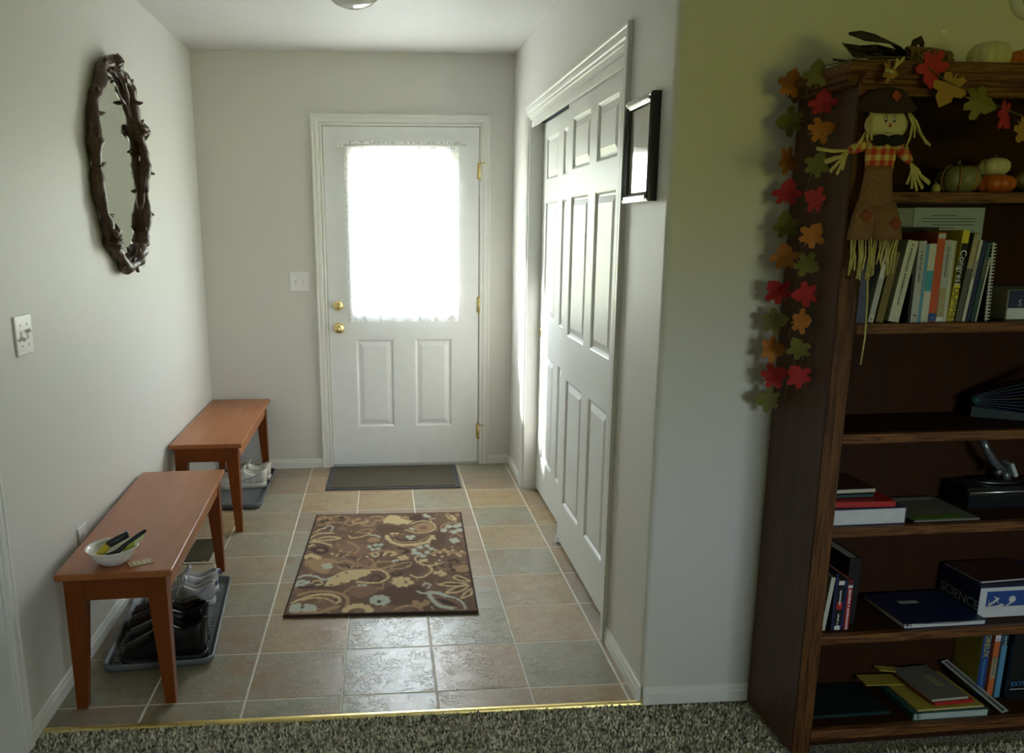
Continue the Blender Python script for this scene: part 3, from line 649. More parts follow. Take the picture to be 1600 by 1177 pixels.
shoe('clog', 'dark brown clog with vent holes beside the black shoes', G1, (.345, -2.180, ZT), RZ+.02, .255, .090, .088, .062, 'clog_brown', 'clog_brown', 'lining', None, .024, holes=True, tongue=False)
shoe('clog', 'dark brown clog with vent holes next to the grey sneakers', G1, (.335, -2.080, ZT), RZ+.02, .255, .090, .088, .062, 'clog_brown', 'clog_brown', 'lining', None, .024, holes=True, tongue=False, mirror=-1)
shoe('sneaker', 'grey sneaker with a blue heel tab nearer the black shoes', G1, (.362, -1.965, ZT), PI+.20, .262, .096, .066, .092, 'sneaker_grey', 'sneaker_sole', 'lining', 'lace_white', .024, 'grey_stripe', 'blue_patch')
shoe('sneaker', 'grey sneaker with a blue heel tab at the far end of the near tray', G1, (.352, -1.850, ZT), PI+.20, .262, .096, .066, .092, 'sneaker_grey', 'sneaker_sole', 'lining', 'lace_white', .024, 'grey_stripe', 'blue_patch', mirror=-1)
shoe('sneaker', 'white sneaker on the far tray, nearer the camera', G2, (.360, -.405, ZT), PI+.12, .285, .104, .075, .105, 'sneaker_white', 'sneaker_white', 'lining_white', 'lace_white', .030, 'grey_stripe')
shoe('sneaker', 'white sneaker on the far tray, nearer the door wall', G2, (.368, -.275, ZT), PI+.12, .285, .104, .075, .105, 'sneaker_white', 'sneaker_white', 'lining_white', 'lace_white', .030, 'grey_stripe', mirror=-1)

# floor register
vt = thing('floor_vent', 'tan metal floor vent under the near bench', 'vent', (.190, -1.375, .0005))
frame_ring_v = MB()
for x0_, x1_, y0_, y1_ in ((-.075, -.058, -.165, .165), (.058, .075, -.165, .165), (-.058, .058, -.165, -.148), (-.058, .058, .148, .165)): frame_ring_v.box(x0_, x1_, y0_, y1_, 0, .005, .001)
frame_ring_v.build('vent_frame', 'vent_frame', vt)
MB().box(-.058, .058, -.148, .148, 0, .0008).build('vent_backing', 'vent_dark', vt)
for k in range(22): MB().box(-.058, .058, -.140+k*.0131, -.135+k*.0131, .0008, .004).build('vent_slat', 'vent_slat', vt)
MB().tube([(.03, -.15, .005), (.035, -.152, .009), (.044, -.152, .009)], .002, 6).build('vent_lever', 'vent_frame', vt)

# door mat
dm = thing('door_mat', 'dark olive door mat with a grey border at the entry door', 'mat', (1.098, -.270, .0005), (0, 0, -.012))
MB().prism(rrect(-.392, .392, -.235, .235, .008), 0, .006).build('rubber_border', 'mat_border', dm)
MB().prism(rrect(-.360, .360, -.208, .208, .006), .006, .010).build('fibre_panel', 'mat_fibre', dm)

# patterned rug: the woven print is drawn into a colour attribute
RUG = [["f","M",0,[[-0.178,0.18],[-0.079,0.119],[-0.113,-0.003],[-0.194,0.036],[-0.235,0.128]]],["f","M",0,[[-0.366,-0.008],[-0.217,0.002],[-0.122,-0.07],[-0.153,-0.165],[-0.238,-0.192],[-0.329,-0.157]]],["f","M",0,[[0.042,0.132],[0.123,0.109],[0.11,0.021],[0.057,0.041]]],["f","M",0,[[-0.15,-0.374],[-0.058,-0.322],[-0.02,-0.381],[-0.098,-0.446]]],["f","N",0,[[0.003,-0.354],[0.153,-0.332],[0.169,-0.472],[0.065,-0.52],[-0.005,-0.464]]],["f","N",0,[[-0.359,0.408],[-0.258,0.402],[-0.274,0.342],[-0.354,0.356]]],["f","N",0,[[-0.051,0.423],[0.081,0.364],[0.025,0.296],[-0.046,0.32]]],["f","N",0,[[0.208,0.276],[0.273,0.294],[0.275,0.158],[0.212,0.123]]],["f","T",0,[[-0.362,-0.042],[-0.313,-0.019],[-0.221,-0.032],[-0.239,-0.113],[-0.25,-0.192],[-0.318,-0.141]]],["f","C",0,[[-0.25,-0.315],[-0.228,-0.231],[-0.178,-0.167],[-0.117,-0.148],[-0.065,-0.165],[-0.064,-0.209],[-0.11,-0.253],[-0.156,-0.291],[-0.214,-0.324]]],["s","C",0.013,[[-0.072,-0.159],[-0.021,-0.161],[0.012,-0.202],[0.016,-0.249],[-0.011,-0.289],[-0.059,-0.295],[-0.114,-0.282]]],["s","D",0.011,[[-0.061,-0.27],[-0.023,-0.282],[-0.009,-0.247],[-0.035,-0.218],[-0.053,-0.24]]],["s","D",0.007,[[-0.224,-0.311],[-0.212,-0.306]]],["s","D",0.007,[[-0.18,-0.296],[-0.167,-0.288]]],["s","D",0.007,[[-0.139,-0.274],[-0.127,-0.263]]],["s","D",0.007,[[-0.103,-0.246],[-0.091,-0.232]]],["s","D",0.007,[[-0.075,-0.22],[-0.066,-0.204]]],["s","D",0.007,[[-0.204,-0.225],[-0.196,-0.215]]],["s","D",0.007,[[-0.171,-0.188],[-0.162,-0.183]]],["s","C",0.014,[[-0.358,-0.476],[-0.325,-0.438],[-0.276,-0.406],[-0.218,-0.403],[-0.18,-0.435],[-0.171,-0.466],[-0.184,-0.487]]],["s","C",0.008,[[-0.322,-0.455],[-0.285,-0.434],[-0.232,-0.439],[-0.194,-0.475]]],["s","T",0.018,[[-0.344,-0.403],[-0.297,-0.374],[-0.233,-0.37],[-0.171,-0.401],[-0.141,-0.444],[-0.139,-0.517]]],["b","B",0.02,[[-0.349,-0.511],[-0.334,-0.503],[-0.348,-0.539],[-0.326,-0.537],[-0.297,-0.509],[-0.275,-0.519],[-0.267,-0.54],[-0.296,-0.544]]],["b","D",0.008,[[-0.313,-0.523]]],["s","T",0.02,[[-0.341,-0.576],[-0.252,-0.568],[-0.205,-0.533],[-0.173,-0.515]]],["b","C",0.02,[[-0.14,-0.546],[-0.127,-0.527],[-0.107,-0.514],[-0.083,-0.515],[-0.059,-0.531],[-0.045,-0.554],[-0.051,-0.572]]],["b","M",0.022,[[-0.092,-0.558]]],["b","B",0.018,[[-0.039,-0.455],[-0.026,-0.441],[-0.003,-0.439],[0.015,-0.454],[0.019,-0.479],[0.005,-0.496],[-0.018,-0.495],[-0.036,-0.479]]],["b","B",0.02,[[-0.011,-0.464]]],["b","D",0.012,[[-0.012,-0.48]]],["b","C",0.018,[[0.049,-0.268],[0.071,-0.254],[0.098,-0.265],[0.114,-0.301],[0.092,-0.326],[0.066,-0.328],[0.047,-0.298]]],["b","C",0.022,[[0.077,-0.291]]],["s","D",0.006,[[0.081,-0.306],[0.095,-0.297],[0.09,-0.279]]],["s","T",0.012,[[0.055,-0.558],[0.089,-0.528],[0.129,-0.53],[0.157,-0.557]]],["b","T",0.02,[[0.134,-0.498],[0.157,-0.519],[0.175,-0.499]]],["f","M",0,[[0.196,-0.426],[0.234,-0.449],[0.291,-0.479],[0.316,-0.533],[0.276,-0.538],[0.226,-0.508]]],["s","B",0.022,[[0.198,-0.46],[0.189,-0.406],[0.229,-0.414],[0.258,-0.439]]],["s","B",0.02,[[0.198,-0.46],[0.226,-0.525],[0.276,-0.553]]],["s","B",0.012,[[0.258,-0.439],[0.297,-0.466],[0.323,-0.51],[0.328,-0.557]]],["s","B",0.012,[[0.141,-0.388],[0.163,-0.411],[0.187,-0.405]]],["s","B",0.01,[[0.165,-0.332],[0.177,-0.312],[0.196,-0.327],[0.186,-0.36]]],["f","D",0,[[0.21,-0.461],[0.251,-0.47],[0.305,-0.533],[0.259,-0.523]]],["s","C",0.01,[[0.295,-0.258],[0.309,-0.238],[0.338,-0.26],[0.364,-0.301],[0.324,-0.291],[0.295,-0.258]]],["s","C",0.01,[[0.231,-0.327],[0.275,-0.307],[0.35,-0.325],[0.297,-0.348],[0.231,-0.327]]],["s","C",0.01,[[0.256,-0.415],[0.303,-0.357],[0.355,-0.343],[0.318,-0.4],[0.256,-0.415]]],["s","C",0.01,[[0.316,-0.469],[0.339,-0.412],[0.368,-0.379],[0.36,-0.431],[0.316,-0.469]]],["s","D",0.008,[[0.262,-0.326],[0.323,-0.329]]],["s","D",0.008,[[0.289,-0.389],[0.332,-0.363]]],["s","D",0.008,[[0.334,-0.443],[0.354,-0.407]]],["s","D",0.008,[[0.314,-0.266],[0.343,-0.283]]],["s","C",0.012,[[-0.351,0.325],[-0.339,0.36],[-0.314,0.374]]],["s","C",0.012,[[-0.373,0.237],[-0.338,0.3],[-0.268,0.309]]],["s","C",0.012,[[-0.359,0.212],[-0.295,0.259],[-0.225,0.236],[-0.289,0.209],[-0.359,0.212]]],["s","C",0.012,[[-0.367,0.189],[-0.322,0.188],[-0.26,0.143]]],["s","C",0.014,[[-0.363,0.133],[-0.346,0.155]]],["s","M",0.01,[[-0.34,0.226],[-0.258,0.237]]],["s","C",0.022,[[-0.002,0.252],[0.021,0.176],[0.069,0.135],[0.13,0.137],[0.185,0.162],[0.223,0.241]]],["s","T",0.012,[[0.019,0.271],[0.055,0.197],[0.11,0.171],[0.165,0.191],[0.211,0.257]]],["b","B",0.016,[[0.1,0.239],[0.124,0.241],[0.114,0.213]]],["s","D",0.014,[[0.034,0.236],[0.076,0.187],[0.144,0.192]]],["b","C",0.012,[[0.025,0.286],[0.046,0.285],[-0.001,0.219],[0.228,0.207],[0.199,0.161],[0.137,0.118],[0.076,0.121]]],["f","T",0,[[0.124,0.383],[0.168,0.433],[0.219,0.416],[0.229,0.357],[0.195,0.313],[0.145,0.31]]],["f","M",0,[[0.153,0.371],[0.189,0.39],[0.199,0.348],[0.167,0.329]]],["s","C",0.01,[[0.117,0.421],[0.168,0.461],[0.223,0.43],[0.236,0.356],[0.202,0.301],[0.145,0.29],[0.088,0.333]]],["b","B",0.012,[[0.114,0.352],[0.124,0.342]]],["s","C",0.008,[[0.22,0.441],[0.213,0.485],[0.236,0.495]]],["f","C",0,[[-0.027,0.475],[0.001,0.551],[0.053,0.542],[0.08,0.492],[0.124,0.457],[0.08,0.423],[0.022,0.422]]],["b","C",0.018,[[-0.015,0.454],[0.013,0.518],[0.051,0.429],[0.095,0.437]]],["b","T",0.016,[[0.072,0.514],[0.087,0.524]]],["s","D",0.02,[[0.113,0.49],[0.139,0.537],[0.165,0.509],[0.146,0.477],[0.131,0.507]]],["b","B",0.016,[[0.191,0.535],[0.207,0.526],[0.189,0.553]]],["s","T",0.012,[[-0.355,0.428],[-0.311,0.43],[-0.278,0.463],[-0.226,0.447],[-0.188,0.416],[-0.139,0.459],[-0.123,0.416],[-0.086,0.404],[-0.064,0.477]]],["b","T",0.018,[[-0.357,0.514],[-0.329,0.535],[-0.298,0.522],[-0.309,0.468]]],["b","D",0.016,[[-0.314,0.49],[-0.339,0.48]]],["s","T",0.014,[[-0.282,0.543],[-0.25,0.558],[-0.201,0.506],[-0.22,0.464]]],["b","D",0.02,[[-0.244,0.531]]],["b","T",0.018,[[-0.178,0.483],[-0.157,0.504],[-0.111,0.479]]],["s","T",0.014,[[-0.098,0.523],[-0.07,0.544],[-0.033,0.53],[-0.027,0.486],[-0.06,0.477]]],["s","C",0.008,[[-0.183,0.462],[-0.167,0.439],[-0.103,0.458]]],["s","B",0.01,[[-0.32,0.374],[-0.296,0.415],[-0.272,0.382],[-0.281,0.337]]],["b","M",0.02,[[-0.234,0.37],[-0.212,0.359]]],["s","T",0.012,[[-0.159,0.306],[-0.126,0.344],[-0.083,0.352],[-0.088,0.308],[-0.138,0.304]]],["s","C",0.01,[[-0.187,0.267],[-0.168,0.237],[-0.121,0.254],[-0.087,0.292]]],["f","T",0,[[-0.097,0.205],[-0.074,0.242],[-0.036,0.221],[-0.041,0.183],[-0.082,0.175]]],["s","B",0.012,[[-0.087,0.272],[-0.058,0.266],[-0.036,0.24]]],["s","T",0.014,[[-0.184,0.181],[-0.148,0.141],[-0.128,0.086],[-0.142,0.042]]],["b","B",0.016,[[-0.079,0.119],[-0.053,0.136],[-0.029,0.139],[-0.064,0.083],[-0.037,0.09]]],["b","D",0.008,[[-0.065,0.11]]],["b","B",0.022,[[0.277,0.318],[0.304,0.374],[0.341,0.376],[0.356,0.32],[0.326,0.295],[0.364,0.392]]],["s","T",0.012,[[0.264,0.354],[0.276,0.396],[0.307,0.426],[0.35,0.425]]],["s","D",0.006,[[0.295,0.302],[0.317,0.342],[0.346,0.34]]],["b","C",0.016,[[0.326,0.524],[0.339,0.49]]],["s","C",0.01,[[0.297,0.548],[0.316,0.48],[0.345,0.456]]],["b","T",0.018,[[0.357,0.545],[0.305,0.558]]],["b","B",0.016,[[0.31,0.184],[0.328,0.197],[0.337,0.169],[0.32,0.159]]],["b","B",0.018,[[0.13,0.064],[0.158,0.099],[0.191,0.115],[0.21,0.077],[0.19,0.034],[0.15,0.022],[0.169,-0.008],[0.13,0.029]]],["b","M",0.016,[[0.157,0.054],[0.181,0.07]]],["s","T",0.022,[[0.21,0.015],[0.256,0.048],[0.309,0.025],[0.366,0.017]]],["b","C",0.01,[[0.23,0.059],[0.249,0.028],[0.271,0.066],[0.288,0.003],[0.31,0.055],[0.328,0.0],[0.35,0.04],[0.255,-0.021],[0.222,-0.002],[0.34,-0.017],[0.283,0.038]]],["s","C",0.01,[[0.146,-0.007],[0.133,-0.049],[0.162,-0.104],[0.206,-0.123],[0.249,-0.101]]],["b","C",0.016,[[0.162,-0.067],[0.181,-0.061]]],["b","B",0.01,[[0.243,-0.064]]],["b","C",0.01,[[0.229,-0.104],[0.227,-0.096]]],["s","D",0.012,[[0.291,-0.099],[0.293,-0.172],[0.324,-0.19]]],["s","D",0.014,[[0.285,-0.074],[0.318,-0.059],[0.322,-0.093]]],["f","T",0,[[0.307,-0.14],[0.36,-0.118],[0.365,-0.191],[0.317,-0.197]]],["s","C",0.012,[[0.114,-0.222],[0.142,-0.25],[0.179,-0.232],[0.208,-0.171],[0.196,-0.135]]],["b","C",0.016,[[0.223,-0.203],[0.245,-0.194],[0.257,-0.217]]],["s","C",0.01,[[0.223,-0.203],[0.247,-0.24]]],["s","T",0.012,[[-0.093,-0.12],[-0.122,-0.078],[-0.121,-0.028],[-0.093,-0.012],[-0.055,-0.057],[-0.061,-0.122],[-0.093,-0.12]]],["f","M",0,[[-0.111,-0.037],[-0.078,-0.039],[-0.069,-0.089],[-0.108,-0.087]]],["s","T",0.012,[[-0.054,-0.131],[-0.031,-0.074],[0.026,-0.069],[0.04,-0.103],[-0.01,-0.144],[-0.054,-0.131]]],["f","O",0,[[-0.042,-0.116],[-0.018,-0.087],[0.027,-0.089],[-0.01,-0.132]]],["s","T",0.01,[[0.023,-0.158],[0.053,-0.103],[0.114,-0.082],[0.098,-0.139],[0.023,-0.158]]],["f","O",0,[[0.035,-0.143],[0.059,-0.115],[0.098,-0.101],[0.079,-0.142]]],["s","C",0.012,[[-0.065,0.021],[-0.056,0.043],[-0.039,0.037],[-0.034,0.007],[-0.05,-0.006],[-0.065,0.021]]],["b","B",0.01,[[-0.049,-0.003]]],["s","C",0.016,[[-0.008,0.009],[0.001,0.04],[0.023,0.051],[0.044,0.021],[0.025,0.004]]],["b","C",0.014,[[0.065,-0.021],[0.084,-0.009],[0.094,-0.031],[0.075,-0.043]]],["b","B",0.012,[[0.039,-0.062],[0.055,-0.054]]],["s","T",0.012,[[-0.081,0.013],[-0.075,0.038],[-0.016,0.062],[0.043,0.051],[0.051,0.015]]],["f","O",0,[[-0.113,0.006],[-0.075,0.021],[-0.079,-0.022],[-0.105,-0.021]]],["b","C",0.01,[[-0.086,-0.004]]],["s","D",0.02,[[0.057,0.094],[0.09,0.075],[0.103,0.048],[0.084,0.031]]],["b","T",0.014,[[-0.21,0.072],[-0.248,0.047],[-0.22,0.028],[-0.169,0.052]]],["b","C",0.008,[[-0.225,0.011],[-0.191,0.001],[-0.176,0.014],[-0.246,0.029]]],["s","B",0.014,[[-0.371,-0.229],[-0.336,-0.203],[-0.29,-0.22],[-0.257,-0.253],[-0.225,-0.232]]],["b","B",0.016,[[-0.364,-0.277],[-0.344,-0.266],[-0.323,-0.279],[-0.341,-0.307],[-0.363,-0.304]]],["s","C",0.01,[[-0.301,-0.288],[-0.292,-0.263],[-0.267,-0.27],[-0.258,-0.3],[-0.282,-0.303]]],["s","D",0.022,[[-0.344,0.088],[-0.321,0.114],[-0.284,0.111],[-0.273,0.072],[-0.304,0.05],[-0.33,0.07]]],["s","T",0.008,[[-0.324,0.087],[-0.302,0.094],[-0.297,0.073]]],["b","C",0.018,[[-0.369,0.01],[-0.344,0.026],[-0.322,0.008],[-0.305,-0.007]]],["b","C",0.016,[[-0.36,0.001]]],["b","B",0.016,[[-0.27,-0.098],[-0.251,-0.088],[-0.242,-0.117],[-0.258,-0.12]]],["s","T",0.014,[[-0.218,-0.066],[-0.174,-0.051],[-0.14,-0.086],[-0.149,-0.134],[-0.18,-0.148],[-0.207,-0.115]]],["s","D",0.014,[[-0.2,-0.099],[-0.171,-0.101],[-0.156,-0.131]]],["s","D",0.018,[[-0.351,-0.328],[-0.298,-0.325]]],["s","D",0.012,[[0.029,-0.206],[0.048,-0.191],[0.073,-0.201],[0.061,-0.223],[0.036,-0.219]]],["b","B",0.012,[[-0.1,-0.32],[-0.079,-0.318]]],["s","T",0.01,[[-0.16,-0.402],[-0.148,-0.36],[-0.123,-0.333],[-0.093,-0.334]]]]
rw, rl = .75, 1.165
nx, ny = 250, 388
gxv = (np.arange(nx+1)/nx-.5)*rw; gyv = (np.arange(ny+1)/ny-.5)*rl
XX, YY = np.meshgrid(gxv, gyv)
jit = .0022
XJ = XX+np.random.normal(0, jit, XX.shape); YJ = YY+np.random.normal(0, jit, YY.shape)
COLS = {'K': (.16, .088, .052), 'N': (.115, .060, .034), 'D': (.055, .026, .014), 'M': (.23, .125, .075), 'O': (.16, .095, .04), 'T': (.38, .235, .12), 'C': (.60, .46, .24), 'B': (.46, .49, .40)}
img = np.zeros(XX.shape+(3,)); img[:] = COLS['K']
lowf = sum(np.sin(XX*kx*9+YY*ky*9+ph) for kx, ky, ph in ((1, 2, 0), (2.3, -1.1, 1), (-1.7, 2.6, 2), (3.1, 1.9, 4)))
img *= (1+.18*lowf/2)[..., None]
rq = random.Random(21)
def scroll(c, wd):
    x, y, a = rq.uniform(-rw/2, rw/2), rq.uniform(-rl/2, rl/2), rq.uniform(0, 6.3); tn = rq.choice((-1, 1))*rq.uniform(12, 26); pts = []
    for k in range(7): pts.append((x, y)); x += .016*math.cos(a); y += .026*math.sin(a); a += tn*.016*(1+.25*k)
    return ('s', c, wd, pts)
RUG = [scroll(c, wd) for c, wd in [('M', .012), ('N', .014), ('T', .007), ('M', .008), ('O', .012)]*22]+[('b', rq.choice('TMTC'), rq.uniform(.004, .008), [(rq.uniform(-rw/2, rw/2), rq.uniform(-rl/2, rl/2))]) for _ in range(120)]+RUG
def seg_d(px, py, a, c):
    ax, ay_ = a; bx_, by_ = c; dx, dy = bx_-ax, by_-ay_; L2 = dx*dx+dy*dy+1e-12
    tt = np.clip(((px-ax)*dx+(py-ay_)*dy)/L2, 0, 1); return np.hypot(px-ax-tt*dx, py-ay_-tt*dy)
def smooth_path(p, k=5):
    if len(p) < 3: return p
    out = []
    for i in range(len(p)-1):
        p0, p1, p2, p3 = p[max(i-1, 0)], p[i], p[i+1], p[min(i+2, len(p)-1)]
        for j in range(k):
            t_ = j/k; out.append(tuple(.5*((2*p1[q])+(-p0[q]+p2[q])*t_+(2*p0[q]-5*p1[q]+4*p2[q]-p3[q])*t_*t_+(-p0[q]+3*p1[q]-3*p2[q]+p3[q])*t_**3) for q in (0, 1)))
    return out+[tuple(p[-1])]
for kind_, c, wd, pts in RUG:
    if kind_ == 's':
        pp = smooth_path(pts); d_ = np.full(XX.shape, 9.)
        for a, e in zip(pp, pp[1:]): d_ = np.minimum(d_, seg_d(XJ, YJ*.62, (a[0], a[1]*.62), (e[0], e[1]*.62)))
        mask = d_ < wd*.42
    elif kind_ == 'b':
        mask = np.zeros(XX.shape, bool)
        for p in pts: mask |= np.hypot(XJ-p[0], (YJ-p[1])*.62) < wd*.75
    else:
        pp = smooth_path(pts+[pts[0]]); mask = np.zeros(XX.shape, bool); j = len(pp)-1
        for i in range(len(pp)):
            xi, yi = pp[i]; xj, yj = pp[j]
            mask ^= ((yi > YJ) != (yj > YJ)) & (XJ < (xj-xi)*(YJ-yi)/((yj-yi) or 1e-9)+xi); j = i
    img[mask] = COLS[c]
edge = (np.abs(XX) > rw/2-.006) | (np.abs(YY) > rl/2-.006); img[edge] = COLS['N']
ZZ = .0115+.0018*np.sin(XX*16+1)*np.exp(-(YY+rl/2)/.09)
V = np.stack([XX, YY, ZZ], -1).reshape(-1, 3)
idx = np.arange((nx+1)*(ny+1)).reshape(ny+1, nx+1)
F = np.stack([idx[:-1, :-1], idx[:-1, 1:], idx[1:, 1:], idx[1:, :-1]], -1).reshape(-1, 4)
rg = thing('area_rug', 'brown area rug with cream and pale blue paisley and flowers', 'rug', (1.045, -1.54, .0005), (0, 0, -.035))
me = bpy.data.meshes.new('pile'); me.from_pydata(V.tolist(), [], F.tolist()); me.update()
ca = me.color_attributes.new('print', 'FLOAT_COLOR', 'POINT'); ca.data.foreach_set('color', np.concatenate([img.reshape(-1, 3), np.ones((V.shape[0], 1))], 1).astype(np.float32).ravel())
me.materials.append(MATS['rug_pile']); o = bpy.data.objects.new('pile', me); COL.objects.link(o); o.parent = rg
plain('rug_binding', (.05, .025, .014), .9, scale=200, bmp=.5)
q = MB(); prf = [(-.003, 0), (.004, .004), (.004, .010), (-.001, .013), (-.006, .0112)]
rings = [[(-rw/2-u, -rl/2-u, z), (rw/2+u, -rl/2-u, z), (rw/2+u, rl/2+u, z), (-rw/2-u, rl/2+u, z)] for u, z in prf]
for a, e in zip(rings, rings[1:]):
    for k in range(4): q.add([a[k], a[(k+1) % 4], e[(k+1) % 4], e[k]], [(0, 1, 2, 3)])
q.build('bound_edge', 'rug_binding', rg); MB().box(-rw/2+.003, rw/2-.003, -rl/2+.003, rl/2-.003, 0, .003).build('backing', 'rug_binding', rg)

# detector on the living-room wall
dt = thing('smoke_detector', 'round white detector high on the wall above the bookcase', 'detector', (2.815, YF, 2.075))
MB().lathe([(0, 0), (.058, 0), (.058, .012), (.050, .026), (.030, .034), (0, .035)], 32).xf(Matrix.Rotation(PI/2, 4, 'X')).build('housing', 'switch_plastic', dt)
MB().lathe([(.036, .030), (.040, .033), (.044, .030)], 32).xf(Matrix.Rotation(PI/2, 4, 'X')).build('vent_ring', 'switch_plastic', dt)

# ------------------------------------------------------------------ bookcase (local frame: x along its front, -y to the room)
BX, BY, TH = 2.1857, -2.823, .0286
def BL(x, y, z): return (BX+x*math.cos(TH)-y*math.sin(TH), BY+x*math.sin(TH)+y*math.cos(TH), z)
BW, BD, ST = .92, .282, .052
SHELF = [1.555, 1.2295, .9396, .6783, .3621, .0668]
bk = thing('bookcase', 'dark stained oak bookcase with open shelves against the living room wall', 'bookcase', (BX, BY, 0), (0, 0, TH))
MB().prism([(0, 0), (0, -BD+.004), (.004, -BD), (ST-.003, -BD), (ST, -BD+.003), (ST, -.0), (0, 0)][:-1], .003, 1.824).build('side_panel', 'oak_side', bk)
MB().box(.0005, ST-.0005, -BD-.0035, -BD-.0002, .003, 1.795, .001).build('face_strip', 'oak_upright', bk)
MB().box(BW-ST, BW, -BD, -.034, .003, 1.824, .002).build('side_panel', 'oak_side', bk)
MB().box(BW-ST+.0005, BW-.0005, -BD-.0035, -BD-.0002, .003, 1.795, .001).build('face_strip', 'oak_upright', bk)
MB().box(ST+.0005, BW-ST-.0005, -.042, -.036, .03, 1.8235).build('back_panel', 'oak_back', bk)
for i, z in enumerate(SHELF):
    tck = .026 if i < 5 else .030
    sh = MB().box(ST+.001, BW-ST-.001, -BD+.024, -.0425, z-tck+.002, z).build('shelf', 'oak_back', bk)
    MB().box(ST+.001, BW-ST-.001, -BD+.002, -BD+.0238, z-tck, z, .0025).build('shelf_edge', 'oak_shelf', sh)
MB().box(ST+.001, BW-ST-.001, -BD+.03, -BD+.045, .003, .036).build('toe_board', 'oak_back', bk)
# crown: top board and stepped rail
MB().loft([[(x, y, z) for x, y in ((-.050+i, .0), (-.050+i, -BD-.040+i), (BW+.05-i, -BD-.040+i), (BW+.05-i, -.034), (.05, -.034))] for z, i in ((1.824, .006), (1.829, 0), (1.842, 0), (1.849, .006), (1.851, .010))], smooth=False).build('top_board', 'oak_shelf', bk)
cr = MB(); cp = [(0, 1.774), (-.006, 1.776), (-.006, 1.787), (-.010, 1.789), (-.010, 1.797), (-.016, 1.800), (-.018, 1.808), (-.026, 1.812), (-.030, 1.8235), (0, 1.8235)]
cr.prism([(-BD-.004+d, z) for d, z in cp], -.004, BW+.004, 0); cr.build('crown_rail', 'oak_shelf', bk)
cs = MB(); cs.prism([(d*1.25-.0005, z) for d, z in cp[4:]], -BD-.004, -.001, 1); cs.build('crown_side', 'oak_upright', bk)

def C(name, col, rough=.55, **k):
    if name not in MATS: plain(name, col, rough, **{'var': .05, **k})
    return name
C('print_grey', (.16, .16, .14)); C('paper_white', (.62, .64, .64)); C('paper_cream', (.55, .53, .40)); C('navy', (.012, .020, .075), .4); C('blue', (.02, .07, .26), .4); C('black_cover', (.010, .010, .012), .4)
C('grey_cover', (.42, .44, .43)); C('cream_cover', (.55, .56, .46)); C('orange_cover', (.50, .08, .018)); C('teal', (.04, .30, .38)); C('yellow', (.62, .52, .02)); C('olive_cover', (.16, .12, .03)); C('brown_grey', (.09, .085, .065))
C('violet_blue', (.07, .075, .15)); C('teal_dark', (.012, .06, .055)); C('red_cover', (.42, .012, .012)); C('dark_red', (.10, .008, .012)); C('white_ink', (.72, .72, .70)); C('black_ink', (.02, .02, .02)); C('light_blue', (.10, .30, .46)); C('tan_cover', (.36, .31, .17)); C('dark_green', (.006, .022, .020), .4); C('green_teal', (.025, .10, .095)); C('mag_grey', (.20, .20, .17), .35); C('lime_strip', (.10, .22, .03)); C('yellow_dull', (.30, .24, .02)); C('yellow_folder', (.46, .38, .06)); C('orange_spine', (.55, .13, .03)); C('mag_brown', (.06, .03, .025), .3); C('shiny_black', (.012, .013, .015), .22)

def book(label, x0, wd, h, mat, dep=.15, yf=-.255, shelf=1, lean=0, bands=(), letters=None, group='upright books on the second shelf', pages='paper_cream', name='book', z=None):
    z = SHELF[shelf] if z is None else z
    ang = math.atan2(lean, h); lift = wd*math.sin(-ang) if ang < 0 else 0
    t_ = thing(name, label, 'book', BL(x0+(wd if ang > 0 else 0), yf, z+.0006), (0, ang, TH), group)
    o = -wd if ang > 0 else 0                               # pivot on the corner that carries the lean
    c = min(.0022, wd*.2)
    MB().box(o, o+wd, 0, c, 0, h).box(o, o+c, c, dep, 0, h).box(o+wd-c, o+wd, c, dep, 0, h).build('cover', mat, t_)
    MB().box(o+c, o+wd-c, c, dep-.003, .003, h-.003).build('pages', pages, t_)
    for z0, z1, bm_ in bands: MB().box(o+wd*.04, o+wd*.96, -.0008, -.0001, h*z0, h*z1).build('spine_band', bm_, t_)
    if letters:
        for s_, zt_, sz, lm in letters:
            if s_[0] != '~': text(s_, t_, (o+wd/2, -.0012, h*zt_), DOWN, sz, lm)
            else:                                           # spine print too small to read: a column of short strokes
                r_ = random.Random(len(s_)+int(x0*1000)); zz = h*zt_
                q = MB()
                for _ in range(len(s_)):
                    l_ = r_.uniform(.30, .5)*sz; q.box(o+wd/2-sz*r_.uniform(.18, .28), o+wd/2+sz*r_.uniform(.16, .28), -.0010, -.0001, zz-l_, zz); zz -= l_+sz*(.12 if r_.random() < .8 else .4)
                q.build('spine_print', lm if lm != 'black_ink' else 'print_grey', t_)
    return t_
G = 'upright books on the second shelf'
book('dark violet blue book standing first at the left stile', .072, .024, .165, 'violet_blue')
book('pale book leaning right beside the violet blue book', .104, .015, .190, 'grey_cover', lean=.028, bands=((.60, .97, 'paper_white'), (.02, .10, 'cream_cover')), letters=(('e', .06, .012, 'black_ink'),))
book('olive brown book leaning between the pale book and the cream book', .126, .020, .180, 'olive_cover', lean=.027)
book('thick cream book leaning right beside a dark gap', .160, .029, .207, 'cream_cover', lean=.030, letters=(('~WASHINGTON AND', .96, .013, 'black_ink'), ('~POLITICS', .45, .010, 'black_ink')))
book('black book in the gap right of the leaning cream book', .2125, .006, .120, 'black_cover')
book('tall grey white book just left of the thin blue book', .2210, .0200, .206, 'grey_cover', letters=(('~GOVERNMENT', .88, .012, 'black_ink'), ('8', .10, .012, 'black_ink')))
book('thin bright blue book left of the teal banded book', .2415, .008, .198, 'light_blue')
book('cream book with a teal block on its spine', .250, .019, .199, 'cream_cover', bands=((.40, .66, 'teal'),))
